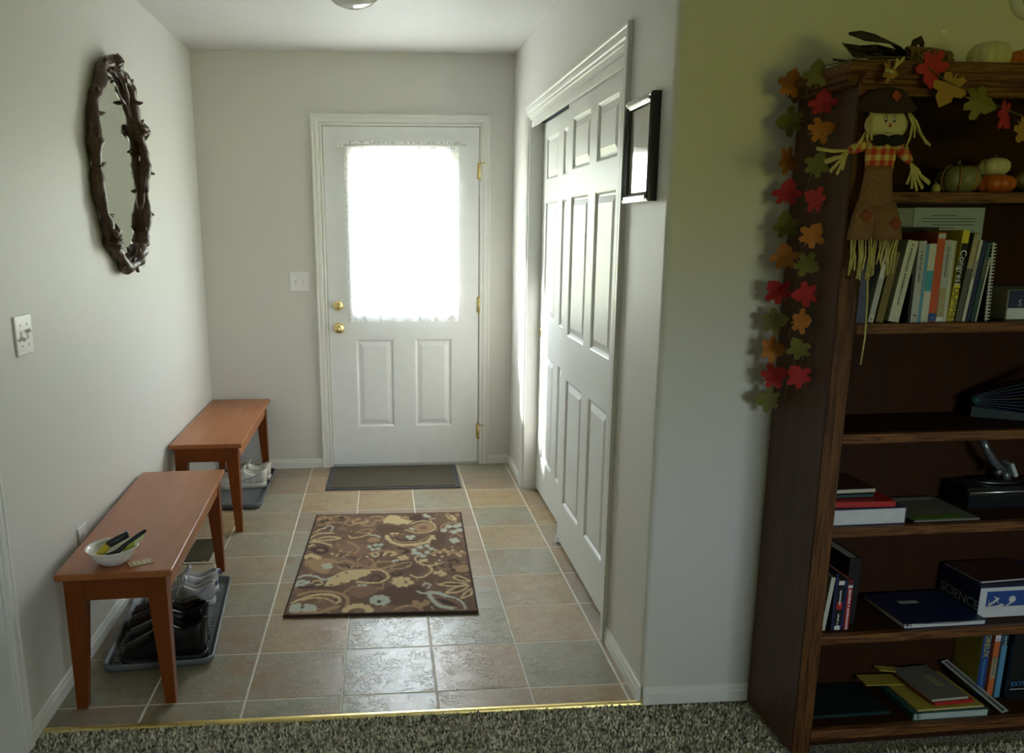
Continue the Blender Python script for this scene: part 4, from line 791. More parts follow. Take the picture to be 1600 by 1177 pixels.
book('orange red book with a grey top and blue foot', .2695, .0215, .226, 'orange_cover', bands=((.94, .99, 'grey_cover'), (.01, .10, 'blue')), letters=(('1', .06, .010, 'white_ink'),))
book('white and tan book right of the orange red book', .2915, .020, .208, 'grey_cover', bands=((.06, .42, 'tan_cover'), (.01, .06, 'white_ink')), letters=(('~AMERICA VOTES', .92, .010, 'black_ink'),))
book('thin cream book left of the yellow and black book', .312, .007, .206, 'cream_cover')
book('thin yellow edged book against the yellow and black book', .3195, .004, .206, 'tan_cover')
book('yellow and black book lettered Congress on the second shelf', .3245, .018, .232, 'yellow', lean=.013, bands=((.42, .86, 'shiny_black'),), letters=(('Congress', .79, .024, 'white_ink'), ('DUMMIES', .38, .022, 'black_ink')))
book('grey brown book with an olive top right of the yellow and black book', .346, .016, .226, 'brown_grey', lean=0.0221, bands=((.60, .99, 'tan_cover'),))
book('thin cream book leaning next to the dark books', .365, .009, .208, 'cream_cover', lean=0.0204, letters=(('~elections', .75, .009, 'black_ink'),))
book('dark navy leaning book right of the thin cream book', .3765, .010, .205, 'navy', lean=0.0201)
book('dark green leaning book beside the navy book', .389, .011, .202, 'teal_dark', lean=0.0198, bands=((.55, .80, 'brown_grey'),))
book('thin pale booklet leaning left of the spiral notebook', .4025, .004, .165, 'cream_cover', lean=0.0162)
sp_ = thing('spiral_notebook', 'spiral bound notebook standing at the end of the book row', 'notebook', BL(.441, -.252, SHELF[1]+.0006), (0, -.040, TH))
MB().box(-.010, -.0085, 0, .15, 0, .203).box(-.0015, 0, 0, .15, 0, .203).build('cover', 'black_cover', sp_); MB().box(-.0085, -.0015, .002, .148, .001, .202).build('pages', 'paper_white', sp_)
for k in range(24): MB().tube([(-.005+.0062*math.cos(a), -.001+.004*math.sin(a), .006+k*.0083) for a in [PI*2*j/8 for j in range(9)]], .0016, 5, False).build('coil', 'white_ink', sp_)
bb = thing('desk_tray', 'black curved tray standing behind the books', 'tray', BL(.150, -.095, SHELF[1]+.0006), (0, 0, TH))
MB().prism([(0, 0), (.235, 0), (.235, .240), (.015, .240), (.005, .234), (0, .224)], 0, .020, 1).build('tray_shell', 'shiny_black', bb)
def sheet(label, x0, x1, z0, z1, y, mat, lines, shelf):
    t_ = thing('printed_sheet', label, 'paper', BL(x0, y, z0), (0, 0, TH), 'papers behind the books')
    MB().box(0, x1-x0, 0, .0012, 0, z1-z0).build('paper', mat, t_)
    w_ = x1-x0; zt_ = z1-z0
    for k in range(lines): MB().box(w_*(.12 if k % 3 else .25), w_*(.88 if k % 4 else .6), -.0004, -.0001, zt_-.020-.0085*k-.0022, zt_-.020-.0085*k).build('text_line', 'brown_grey', t_)
C('sheet_blue', (.42, .50, .48)); C('sheet_dull', (.30, .33, .28))
sheet('pale printed sheet standing behind the books', .340, .552, SHELF[1]+.001, 1.523, -.046, 'sheet_blue', 14, 1)
sheet('dull green sheet half hidden left of the pale printed sheet', .180, .339, SHELF[1]+.001, 1.522, -.045, 'sheet_dull', 0, 1)
# boxes
def pbox(name, label, cat, x0, x1, y0, y1, z, h, mat): 
    t_ = thing(name, label, cat, BL(x0, y0, z+.0006), (0, 0, TH)); MB().box(0, x1-x0, 0, y1-y0, 0, h, .001).build('carton', mat, t_); return t_
b1 = pbox('picture_box', 'low box with a tan tree picture and a blue front on the second shelf', 'box', .512, .740, -.225, -.060, SHELF[1], .078, 'sheet_dull')
MB().box(.002, .226, -.0008, -.0001, .030, .077).build('blue_print', 'navy', b1); MB().box(.002, .226, -.0008, -.0001, .001, .0298).build('white_print', 'paper_white', b1); text('S', b1, (.030, -.0012, .043), FRONT, .024, 'grey_cover')
MB().box(-.0008, -.0001, .004, .160, .026, .077).build('tan_print', 'tan_cover', b1)
MB().tube([(-.0012, .10, .030), (-.0012, .095, .045), (-.0012, .10, .058)], .003, 6, flat=.3).tube([(-.0012, .096, .045), (-.0012, .075, .040), (-.0012, .055, .046)], .002, 6, flat=.3).build('tree_print', 'black_ink', b1)
# shelf 3: fanned files
fa = thing('accordion_file', 'dark blue accordion file fanned open on the third shelf', 'file', BL(.540, -.115, SHELF[2]+.0006), (0, 0, TH-.55))
for k in range(9):
    a = -.02+k*.062; L_ = .235-.004*abs(k-4)
    MB().box(0, L_, 0, .085, -.0009, .0009, 0, Matrix.Translation((.008, 0, .034+k*.0035)) @ Matrix.Rotation(-(a-.10), 4, 'Y')).build('divider', ('navy', 'navy', 'teal_dark', 'navy', 'brown_grey')[k % 5], fa)
MB().tube([(.008, 0, .048), (.008, .085, .048)], .011, 12).build('spine', 'teal_dark', fa)
MB().loft([[(.0, 0, 0), (.0, .085, 0), (.0, .085, .030), (.0, 0, .030)], [(.23, 0, 0), (.23, .085, 0), (.23, .085, .010), (.23, 0, .010)]], smooth=False).build('lower_cover', 'dark_green', fa)
# shelf 4
G4 = 'flat stack at the left of the fourth shelf'
z4 = SHELF[3]
def flat(name, label, cat, x0, x1, y0, y1, z, h, mat, rz=0, page=None, group=None, prints=()):
    t_ = thing(name, label, cat, BL(x0, y0, z+.0006), (0, 0, TH+rz), group)
    w_, d_ = x1-x0, y1-y0
    if page:
        c = min(.002, h*.2)
        MB().box(0, w_, 0, d_, 0, c).box(0, w_, 0, d_, h-c, h).box(w_-c, w_, .0, d_, c, h-c).build('cover', mat, t_); MB().box(.002, w_-c, .0015, d_-.002, c, h-c).build('pages', page, t_)
    else: MB().box(0, w_, 0, d_, 0, h, .0008).build('body', mat, t_)
    for (a, e, c0, c1, m_) in prints: MB().box(w_*a, w_*e, d_*c0, d_*c1, h+.0001, h+.0006).build('cover_print', m_, t_)
    return t_
tb = flat('thick_book', 'thick book lying flat with white page edges showing', 'book', .064, .276, -.258, -.060, z4, .046, 'violet_blue', 0, 'paper_white', G4)
flat('red_book', 'red covered book lying on the thick white paged book', 'book', .066, .245, -.245, -.075, z4+.0475, .016, 'red_cover', -.05, None, G4)
flat('folder', 'dark teal folder lying on the red book', 'folder', .070, .205, -.215, -.070, z4+.065, .008, 'teal_dark', 0, None, G4)
flat('magazine', 'cream magazine topmost of the flat stack', 'magazine', .066, .214, -.212, -.068, z4+.0745, .014, 'mag_brown', .02, 'paper_cream', G4)
flat('booklet', 'grey green booklet lying flat right of the thick book', 'booklet', .306, .500, -.255, -.055, z4, .005, 'mag_grey', 0, None, None, ((.03, .8, .03, .20, 'lime_strip'), (.1, .9, .86, .95, 'sheet_dull')))
# desk lamp
lp = thing('desk_lamp', 'black and silver desk lamp with a bar head and hinged arm', 'lamp', BL(.530, -.165, z4+.0006), (0, 0, TH))
MB().loft([[(0, y, z) for y, z in ((0, 0), (0, .040), (.012, .058), (.045, .066), (.09, .060), (.105, .03), (.105, 0))], [(.30, y, z) for y, z in ((0, 0), (0, .040), (.012, .058), (.045, .066), (.09, .060), (.105, .03), (.105, 0))]], smooth=False).build('lamp_base', 'shiny_black', lp)
MB().tube([(.001, .0, .047), (.299, .0, .047)], .0035, 8).build('chrome_edge', 'steel', lp)
MB().lathe([(0, 0), (.075, 0), (.075, .002), (0, .004)], 32, (.13, .05, .066), sx=1, sy=.4).build('swivel_plate', 'shiny_black', lp); MB().tube([(.13+.076*math.cos(a), .05+.031*math.sin(a), .067) for a in [2*PI*k/32 for k in range(33)]], .0012, 6, False).build('plate_ring', 'steel', lp)
C('arm_grey', (.22, .24, .25), .3, metal=.7)
MB().tube([(.155, .05, .070), (.145, .05, .092)], [.012, .010], 12).build('pivot_post', 'arm_grey', lp); MB().box(-.006, .006, -.02, .02, -.020, .026, .003, Matrix.Translation((.160, .05, .098)) @ Matrix.Rotation(-.5, 4, 'Y')).build('clamp', 'sheet_blue', lp)
MB().tube([(.115, .05, .098), (.128, .05, .090)], .012, 10).build('tension_knob', 'arm_grey', lp)
MB().tube([(.140, .05, .095), (.105, .05, .122), (.075, .05, .160), (.058, .05, .196)], [.011, .012, .011, .010], 12).build('arm', 'arm_grey', lp)
# shelf 5
z5 = SHELF[4]; G5 = 'upright books at the left of the fifth shelf'
K5 = dict(shelf=4, group=G5, yf=-.245, dep=.17)
book('cream paged pamphlet leaning against the left stile on the fifth shelf', .072, .012, .160, 'cream_cover', lean=.016, **K5)
book('thin navy book next to the cream pamphlet', .101, .008, .170, 'navy', **K5)
book('black book with white ends and a red band', .1100, .0185, .150, 'black_cover', bands=((.005, .085, 'white_ink'), (.91, .99, 'white_ink'), (.42, .56, 'red_cover')), letters=(('~Exploring', .80, .009, 'white_ink'), ('~History', .33, .009, 'white_ink')), **K5)
book('dark navy slim book between the black book and the red book', .1295, .009, .150, 'navy', **K5)
book('dark red book with white lettering on its spine', .1395, .014, .150, 'red_cover', bands=((.90, .99, 'dark_red'), (.84, .895, 'white_ink')), letters=(('~Spanish Dictionary', .80, .012, 'white_ink'),), **K5)
book('tall black binder standing behind the dark red book', .156, .034, .200, 'black_cover', **{**K5, 'yf': -.215})
bi = flat('blue_binder', 'blue ring binder lying flat on the fifth shelf', 'binder', .310, .560, -.262, -.062, z5, .016, 'navy', 0, 'paper_white', None, ((.28, .52, .62, .70, 'sheet_blue'),))
MB().loft([[(.02, -.003, .012), (.02, .0, .012), (.02, .0, .0155), (.02, -.003, .0155)], [(.12, -.006, .008), (.12, 0, .008), (.12, 0, .012), (.12, -.006, .012)], [(.235, -.003, .012), (.235, 0, .012), (.235, 0, .0155), (.235, -.003, .0155)]]).build('loose_paper', 'paper_white', bi)
MB().tube([(.006, -.002, .010), (.012, -.005, .015), (.020, -.003, .010)], .0022, 8).build('ring', 'steel', bi)
sc_ = pbox('science_box', 'navy science kit box with a white pictured front on the fifth shelf', 'box', .5625, .83, -.222, -.050, z5, .098, 'navy')
MB().box(.0005, .2665, -.0008, -.0001, .001, .083).build('white_front', 'paper_white', sc_); MB().box(.022, .2665, -.0014, -.0009, .034, .082).build('blue_print', 'blue', sc_); MB().box(.0005, .2665, -.0012, -.0001, .0832, .0935).build('lid_edge', 'paper_white', sc_)
for pts, r_ in (([(.028, .040), (.045, .050), (.058, .062)], .004), ([(.045, .066), (.056, .058), (.060, .044)], .0035), ([(.030, .054), (.031, .046), (.034, .038)], .004), ([(.022, .034), (.060, .036), (.072, .042), (.080, .036)], .005), ([(.086, .036), (.100, .046), (.112, .056)], .003)): MB().tube([(a, -.0016, c) for a, c in pts], r_, 8, flat=.25).build('picture_shape', 'paper_white', sc_)
MB().lathe([(0, 0), (.011, 0), (.011, .0008), (0, .001)], 20).xf(Matrix.Translation((.103, -.0014, .055)) @ Matrix.Rotation(PI/2, 4, 'X')).build('picture_shape', 'paper_white', sc_)
text('SCIENCE', sc_, (-.0012, .158, .036), LEFTFACE, .040, 'sheet_dull', sx=1.02); MB().box(-.0008, -.0001, .001, .171, .001, .013).build('grey_stripe', 'sheet_dull', sc_)
mg = flat('magazine', 'dark glossy magazine lying on the science kit box', 'magazine', .575, .80, -.205, -.06, z5+.0995, .007, 'mag_brown', .06, 'paper_white')
# shelf 6
z6 = SHELF[5]
flat('green_folder', 'very dark green folder lying flat at the left of the bottom shelf', 'folder', .066, .335, -.222, -.050, z6, .006, 'dark_green', 0, None, None, ((0, 1, .0, .05, 'green_teal'),))
G6 = 'pile on the bottom shelf'
tbn = flat('teal_binder', 'teal ring binder at the bottom of the paper pile', 'binder', .378, .612, -.262, -.055, z6, .024, 'green_teal', 0, 'sheet_blue', G6)
for k in (0, 1): MB().tube([(.014, -.001, .006+.010*k), (.008, -.006, .012+.010*k), (.018, -.006, .016+.010*k)], .0016, 6).build('ring', 'steel', tbn)
MB().box(-.0015, -.0002, .004, .20, .001, .023).build('spine', 'green_teal', tbn)
flat('yellow_folder', 'yellow folder lying on the teal binder', 'folder', .392, .602, -.256, -.060, z6+.0252, .006, 'yellow_folder', .01, 'paper_cream', G6)
yt = flat('yellow_envelope', 'yellow envelope sticking out left from the paper pile', 'envelope', .318, .560, -.118, -.055, z6+.032, .003, 'yellow_folder', -.06, None, G6)
ye = flat('yellow_envelope', 'yellow envelope tilted up at the back of the paper pile', 'envelope', .380, .520, -.085, -.052, z6+.060, .003, 'yellow_folder', -.04, None, G6); ye.rotation_euler = (0, .12, TH-.04)
flat('red_folder', 'red folder under the grey magazine on the pile', 'folder', .448, .575, -.250, -.062, z6+.0362, .010, 'red_cover', .04, None, G6)
flat('magazine', 'grey picture magazine topmost of the paper pile', 'magazine', .440, .560, -.246, -.064, z6+.047, .009, 'mag_grey', .04, 'paper_cream', G6, ((.55, .75, .35, .7, 'tan_cover'),))
ru = thing('clear_ruler', 'long clear plastic ruler leaning over the paper pile', 'ruler', BL(.662, -.256, z6+.002), (.30, .0, TH+.30))
MB().box(0, .006, 0, .215, 0, .0025).box(.022, .028, 0, .215, 0, .0025).box(.006, .022, 0, .004, 0, .0025).box(.006, .022, .211, .215, 0, .0025).build('frame', 'sheet_blue', ru); MB().box(.006, .022, .004, .211, .0008, .0016).build('clear_strip', 'clear_glass', ru)
K6 = dict(shelf=5, group='upright books at the right of the bottom shelf')
yb = book('blue spined book with a yellow cover on the bottom shelf', .655, .026, .262, 'blue', yf=-.155, dep=.112, letters=(('LA VOREUX', .98, .024, 'yellow'), ('~reference guide', .46, .011, 'light_blue')), **K6)
MB().box(-.0008, -.0001, .003, .109, .004, .258).build('yellow_cover', 'yellow_dull', yb)
book('orange spined book with a white top label', .684, .018, .205, 'orange_spine', yf=-.165, dep=.11, bands=((.90, .995, 'white_ink'), (.30, .62, 'tan_cover')), letters=(('~The Sun', .66, .014, 'black_ink'), ('m', .95, .010, 'black_ink')), **K6)
book('light blue spined book right of the orange spined book', .7035, .017, .205, 'light_blue', yf=-.172, dep=.12, bands=((.85, .99, 'teal_dark'),), letters=(('~WORLD', .985, .008, 'white_ink'),), **K6)
xb = pbox('black_box', 'black box lettered EXTREME in blue on the bottom shelf', 'box', .728, .866, -.190, -.060, z6, .245, 'shiny_black')
C('cyan_ink', (.02, .22, .50)); text('EXTREME 3D', xb, (.008, -.0006, .052), FRONT, .021, 'cyan_ink'); MB().box(.008, .075, -.0006, -.0001, .034, .037).build('text_line', 'grey_cover', xb)
MB().tube([(.108+.024*math.cos(a), -.0012, .125+.027*math.sin(a)) for a in [2*PI*k/28 for k in range(29)]], .004, 6, False, flat=.4).build('round_emblem', 'grey_cover', xb)

# ------------------------------------------------------------------ pumpkins, gourds, corn
C('pumpkin_white', (.62, .58, .34), .45); C('pumpkin_orange', (.52, .12, .012), .4); C('pumpkin_green', (.22, .21, .11), .45); C('stem_brown', (.10, .08, .03), .8); C('stripe_orange', (.34, .15, .02), .5); C('gourd_yellow', (.46, .42, .16), .45)
def pumpkin(name, label, x, y, z, r, h, mat, ribs=9, tilt=(0, 0), stripes=None, stem=True):
    t_ = thing(name, label, 'pumpkin', BL(x, y, z+.0008), (tilt[0], tilt[1], TH+x*9), 'small pumpkins and gourds on the bookcase')
    prof = [(0, h*.10), (r*.25, h*.03), (r*.5, 0.0), (r*.78, h*.10), (r*.95, h*.30), (r, h*.5), (r*.95, h*.72), (r*.75, h*.92), (r*.45, h), (r*.22, h*.95), (0, h*.90)]
    rib = lambda a: 1-.07*abs(math.cos(a*ribs/2))**6*1.0
    MB().lathe(prof, ribs*8, rib=rib).build('flesh', mat, t_)
    if stripes:
        for k in range(ribs):
            a = PI*(2*k+0)/ribs+PI/ribs*0; q = [(rr_*rib(a)*1.003*math.cos(a), rr_*rib(a)*1.003*math.sin(a), zz_) for rr_, zz_ in prof[3:9]]
            MB().tube(q, .003, 6).build('stripe', stripes, t_)
    if stem: MB().tube([(0, 0, h*.88), (.002, .001, h*1.05), (.007, .004, h*1.20)], [r*.13, r*.09, r*.10], 8).build('stem', 'stem_brown', t_)
ZTOP = 1.8512
pumpkin('pumpkin', 'white pumpkin on top of the bookcase', .392, -.190, ZTOP, .050, .068, 'pumpkin_white', 8, stem=False)
pumpkin('pumpkin', 'orange pumpkin on top of the bookcase at the picture edge', .500, -.170, ZTOP, .042, .055, 'pumpkin_orange')
z1 = SHELF[0]
pumpkin('pumpkin', 'grey green pumpkin with orange stripes on the top shelf', .368, -.165, z1, .055, .070, 'pumpkin_green', 7, stripes='stripe_orange')
pumpkin('pumpkin', 'flat orange pumpkin on the top shelf', .478, -.158, z1, .053, .048, 'pumpkin_orange', 9, stem=False)
pumpkin('pumpkin', 'small white pumpkin stacked on the flat orange pumpkin', .472, -.155, z1+.046, .041, .044, 'pumpkin_white', 8, tilt=(.0, -.12))
gd_ = thing('gourd', 'tiny tan gourd beside the grey green pumpkin', 'gourd', BL(.292, -.19, z1+.0008), (0, 0, TH))
MB().lathe([(0, 0), (.009, .002), (.013, .010), (.010, .018), (.005, .024), (0, .026)], 16).build('flesh', 'gourd_yellow', gd_); MB().tube([(0, 0, .025), (-.004, 0, .032)], .0018, 6).build('stem', 'stem_brown', gd_)
gd2 = thing('gourd', 'pale yellow gourd at the right end of the top shelf', 'gourd', BL(.590, -.150, z1+.0008), (0, 0, TH))
MB().lathe([(0, 0), (.030, .002), (.045, .020), (.044, .038), (.030, .055), (.014, .066), (0, .070)], 24, rib=lambda a: 1+.03*math.cos(7*a)).build('flesh', 'gourd_yellow', gd2); MB().tube([(0, 0, .068), (.004, 0, .082)], .004, 6).build('stem', 'stem_brown', gd2)
gv = thing('glass_dish', 'small cut glass dish in front of the pale gourd', 'dish', BL(.548, -.222, z1+.0008), (0, 0, TH))
MB().lathe([(0, 0), (.016, 0), (.022, .010), (.027, .026), (.025, .026), (.019, .011), (0, .005)], 24, rib=lambda a: 1+.03*math.cos(12*a)).build('glass', 'clear_glass', gv)
# indian corn
C('husk_dark', (.030, .018, .012), .8, var=.4, scale=60, bmp=.4); C('kernel_tan', (.20, .12, .04), .4, var=.75, scale=110); C('kernel_dark', (.06, .025, .012), .4)
co = thing('dried_corn', 'dried corn cob with dark brown husks on top of the bookcase', 'corn', BL(.150, -.215, ZTOP+.0008), (0, 0, TH))
MB().tube([(0, 0, .026), (.02, -.002, .027), (.06, -.004, .025), (.10, -.005, .021), (.125, -.005, .016)], [.016, .021, .021, .017, .006], 14).build('cob', 'kernel_dark', co)
q = MB()
for i in range(13):
    x = .004+i*.009; r_ = .021 if x < .07 else .021-.006*(x-.07)/.05
    for k in range(14):
        a = 2*PI*(k+.5*(i % 2))/14; c_ = (x, -.003+r_*math.cos(a), .0255-.005*(x/.12)+r_*math.sin(a))
        if c_[2] < .001: continue
        q.lathe([(.0042, -.0035), (.0046, 0), (.0032, .003), (0, .0038)], 6, c_)
o = q.build('kernels', 'kernel_tan', co); o['kind'] = 'stuff'
def husk(pts, wd, lbl=None, tw=0):
    P = [Vector(p) for p in pts]; a_, b_ = [], []; n_ = len(P)
    rings = []
    for i, p in enumerate(P):
        w_ = wd*math.sin(PI*(.12+.86*i/(n_-1)))+.001; ang = tw*i/(n_-1)
        dy, dz = w_*math.cos(ang), w_*math.sin(ang)
        rings.append([(p.x, p.y-dy, p.z-dz), (p.x, p.y, p.z+.004), (p.x, p.y+dy, p.z+dz), (p.x, p.y, p.z+.002)])
    MB().loft(rings).build('husk', 'husk_dark', co)
husk([(.01, 0, .025), (-.03, -.005, .050), (-.07, .0, .066), (-.11, .004, .072), (-.150, .002, .075)], .026, tw=1.2)
husk([(.005, 0, .020), (-.04, .008, .022), (-.09, .006, .025), (-.14, .002, .036), (-.165, 0, .052)], .032, tw=.9)
husk([(.005, -.006, .014), (-.05, -.012, .010), (-.10, -.016, .008), (-.150, -.012, .009), (-.190, -.008, .013)], .024, tw=.6)
husk([(.0, .006, .028), (-.035, .010, .036), (-.08, .014, .040), (-.12, .010, .038), (-.155, .004, .050)], .024, tw=-.9)
husk([(.0, .004, .018), (-.04, .016, .010), (-.10, .022, .006), (-.14, .024, .006)], .020, tw=.2)
MB().tube([(.018, 0, .045), (.024, 0, .060), (.034, 0, .066), (.042, 0, .056), (.044, 0, .044)], [.006, .009, .009, .006, .003], 8).build('husk_curl', 'husk_dark', co)

# ------------------------------------------------------------------ leaf garland
C('leaf_orange', (.44, .16, .018), .7, var=.25, scale=60); C('leaf_red', (.38, .012, .014), .7, var=.2, scale=60); C('leaf_green', (.15, .145, .022), .7, var=.25, scale=60); C('leaf_gold', (.36, .19, .03), .7, var=.25, scale=60); C('vine_cord', (.10, .08, .03), .9)
LEAFR = [(.04, -.30), (.20, -.44), (.36, -.36), (.27, -.13), (.46, -.12), (.54, -.02), (.46, .12), (.25, .15), (.26, .30), (.15, .42)]
LEAFP = [(0, -.52)]+LEAFR+[(0, .56)]+[(-x, y) for x, y in LEAFR[::-1]]
def leaf_mesh(seed):
    r_ = random.Random(seed); q = MB(); n_ = len(LEAFP)
    def zf(x, y): return .10*math.sin(x*3+r_sd)+.10*y*y-.12*abs(x)
    r_sd = r_.uniform(0, 6)
    top_ = [(x, y, zf(x, y)+.010) for x, y in LEAFP]; bot = [(x, y, zf(x, y)-.010) for x, y in LEAFP]
    vs = top_+bot+[(0, 0, zf(0, 0)+.012), (0, 0, zf(0, 0)-.012)]
    fs = [(i, (i+1) % n_, 2*n_) for i in range(n_)]+[(n_+(i+1) % n_, n_+i, 2*n_+1) for i in range(n_)]+[(i, n_+i, n_+(i+1) % n_, (i+1) % n_) for i in range(n_)]
    return q.add(vs, fs)
LEAFM = {}
def leaf(parent, mat, p, size, rot, seed):
    k = (mat, seed % 3)
    if k not in LEAFM: me = leaf_mesh(seed % 3).mesh('leaf'); me.materials.append(MATS[mat]); LEAFM[k] = me
    o = bpy.data.objects.new('leaf', LEAFM[k]); COL.objects.link(o); o.parent = parent; o.location = p; o.rotation_euler = rot; o.scale = (size,)*3; return o
ga = thing('leaf_garland', 'garland of orange, red and green cloth maple leaves draped down the bookcase side', 'garland', (BX, BY, 0), (0, 0, TH))
MC = {'o': 'leaf_orange', 'r': 'leaf_red', 'g': 'leaf_green', 'y': 'leaf_gold'}
GL = [(-0.058, -0.07, 1.836, 'o'), (-0.058, -0.19, 1.838, 'g'), (-0.03, -0.179, 1.775, 'r'), (-0.05, -0.063, 1.743, 'g'), (-0.03, -0.18, 1.708, 'o'), (-0.045, -0.06, 1.643, 'o'), (-0.03, -0.173, 1.625, 'g'), (-0.042, -0.06, 1.56, 'r'), (-0.03, -0.18, 1.54, 'r'), (-0.036, -0.063, 1.476, 'g'), (-0.03, -0.186, 1.45, 'o'), (-0.036, -0.067, 1.391, 'o'), (-0.03, -0.171, 1.376, 'g'), (-0.045, -0.06, 1.298, 'r'), (-0.03, -0.179, 1.298, 'r'), (-0.045, -0.06, 1.215, 'g'), (-0.03, -0.175, 1.227, 'o'), (-0.045, -0.06, 1.136, 'o'), (-0.03, -0.169, 1.151, 'g'), (-0.04, -0.071, 1.063, 'r'), (-0.03, -0.185, 1.081, 'r'), (-0.045, -0.06, 0.991, 'g')]
rg_ = random.Random(11)
for k, (x, y, z, c) in enumerate(GL):
    left_ = y > -.1; sz = .074 if left_ else .066
    leaf(ga, MC[c], (x, y, z), sz, (PI/2+rg_.uniform(-.3, .3), rg_.uniform(-2.0, 2.0), (rg_.uniform(-.5, .1) if left_ else rg_.uniform(-.9, -.3))), k)
for k, (x, z, c, sz) in enumerate([(.037, 1.821, 'y', .05), (.147, 1.832, 'r', .085), (.194, 1.786, 'y', .078), (.270, 1.756, 'g', .078), (.346, 1.728, 'r', .072), (.405, 1.695, 'y', .07), (.47, 1.72, 'o', .07)]):
    leaf(ga, MC[c], (x, -.335, z), sz, (PI/2+rg_.uniform(-.25, .25), rg_.uniform(1.6, 4.2), rg_.uniform(-.3, .3)), k+1)
vp = [(.52, -.330, 1.74), (.42, -.330, 1.72), (.34, -.331, 1.745), (.26, -.332, 1.775), (.18, -.333, 1.805), (.10, -.332, 1.853), (.03, -.325, 1.855), (-.02, -.30, 1.856), (-.052, -.22, 1.853), (-.056, -.12, 1.835), (-.035, -.12, 1.78)]
z_ = 1.74
k = 0
while z_ > 1.0: vp.append((-.022-.004*math.sin(k*2.1), -.122+.020*math.sin(k*1.3), z_)); z_ -= .035; k += 1
MB().tube(smooth3 := vp, .0016, 6).build('vine_cord', 'vine_cord', ga)

# ------------------------------------------------------------------ scarecrow doll
C('burlap', (.19, .095, .040), .9, var=.2, scale=160, bmp=.5); C('straw', (.50, .44, .16), .75, var=.2, scale=80); C('face_cloth', (.56, .50, .30), .85); C('hat_felt', (.030, .016, .012), .95); C('bow_black', (.008, .007, .007), .95); C('patch_red', (.30, .045, .012), .8); C('patch_dark', (.20, .035, .012), .8)
m, t, b = nmat('plaid')
v = coords(t, 'Object', (1, 1, 1)); sx_ = node(t, 'ShaderNodeSeparateXYZ'); t.links.new(v, sx_.inputs[0])
def band(sock, period, duty):
    a = node(t, 'ShaderNodeMath', operation='DIVIDE'); a.inputs[1].default_value = period; t.links.new(sock, a.inputs[0])
    c = node(t, 'ShaderNodeMath', operation='FRACT'); t.links.new(a.outputs[0], c.inputs[0])
    d = node(t, 'ShaderNodeMath', operation='LESS_THAN'); d.inputs[1].default_value = duty; t.links.new(c.outputs[0], d.inputs[0]); return d.outputs[0]
ad = node(t, 'ShaderNodeMath', operation='ADD'); t.links.new(band(sx_.outputs['X'], .022, .5), ad.inputs[0]); t.links.new(band(sx_.outputs['Z'], .026, .5), ad.inputs[1])
dv = node(t, 'ShaderNodeMath', operation='MULTIPLY'); dv.inputs[1].default_value = .5; t.links.new(ad.outputs[0], dv.inputs[0])
t.links.new(ramp(t, dv.outputs[0], [(0, (.56, .46, .12)), (.4, (.50, .20, .06)), (.9, (.42, .03, .02))]), b.inputs['Base Color']); b.inputs['Roughness'].default_value = .9
sw = thing('scarecrow_doll', 'cloth scarecrow doll with plaid shirt and straw hair hung on the bookcase front', 'doll', BL(0, -.3125, 0), (0, 0, TH))
def ell(mb, c, r, n=24, m_=14, f=None):
    rings = []
    for i in range(m_+1):
        a = -PI/2+PI*i/m_; rr_ = max(.02, math.cos(a))
        rings.append([(c[0]+r[0]*rr_*math.cos(2*PI*k/n), c[1]+r[1]*rr_*math.sin(2*PI*k/n), c[2]+r[2]*math.sin(a)) for k in range(n)])
    return mb.loft(rings)
hd = ell(MB(), (.058, -.004, 1.707), (.056, .016, .036)).build('head', 'face_cloth', sw)
yf_ = -.0204
for s_ in (-1, 1):
    x = .0555+s_*.0105
    ey = MB().lathe([(0, 0), (1, 0), (1, .0006), (0, .0008)], 20).xf(Matrix.Translation((x, yf_+.001, 1.7165)) @ Matrix.Diagonal((.0042, 1, .0066, 1)) @ Matrix.Rotation(PI/2, 4, 'X')).build('eye', 'black_ink', hd)
    MB().lathe([(0, 0), (1, 0), (1, .0004), (0, .0006)], 14).xf(Matrix.Translation((x-.0008, yf_+.0002, 1.7178)) @ Matrix.Diagonal((.0024, 1, .0038, 1)) @ Matrix.Rotation(PI/2, 4, 'X')).build('eye_white', 'white_ink', hd)
    MB().tube([(x-.005, yf_+.0006, 1.7245), (x, yf_+.0006, 1.7272), (x+.005, yf_+.0006, 1.7250)], .0006, 5).build('eyebrow', 'black_ink', hd)
MB().prism([(.0515, 1.7000), (.0610, 1.7000), (.0563, 1.7100)], yf_-.0015, yf_+.002, 1).build('nose', 'red_cover', hd)
MB().tube([(.056+.024*math.cos(a), yf_+.0022+.003*abs(math.cos(a)), 1.6990+.012*math.sin(a)) for a in [PI+PI*k/12 for k in range(13)]], .0007, 5).build('mouth', 'black_ink', hd)
# hat
ht = MB(); hr = [[(.054+rx*math.cos(2*PI*k/28)+ox, -.003+ry*math.sin(2*PI*k/28), z+.004*math.cos(2*PI*k/28*2)*(1 if z < 1.750 else 0)) for k in range(28)] for rx, ry, z, ox in ((.070, .024, 1.733, 0), (.075, .026, 1.739, 0), (.066, .024, 1.755, -.002), (.054, .021, 1.771, -.003), (.036, .016, 1.785, -.002), (.010, .006, 1.791, 0))]
ht = ht.loft(hr).build('hat', 'hat_felt', sw); MB().box(-.010, .010, -.0010, .001, -.010, .010, 0, Matrix.Translation((.060, -.0262, 1.768)) @ Matrix.Rotation(.7, 4, 'Y') @ Matrix.Rotation(-.25, 4, 'X')).build('patch', 'patch_red', ht)
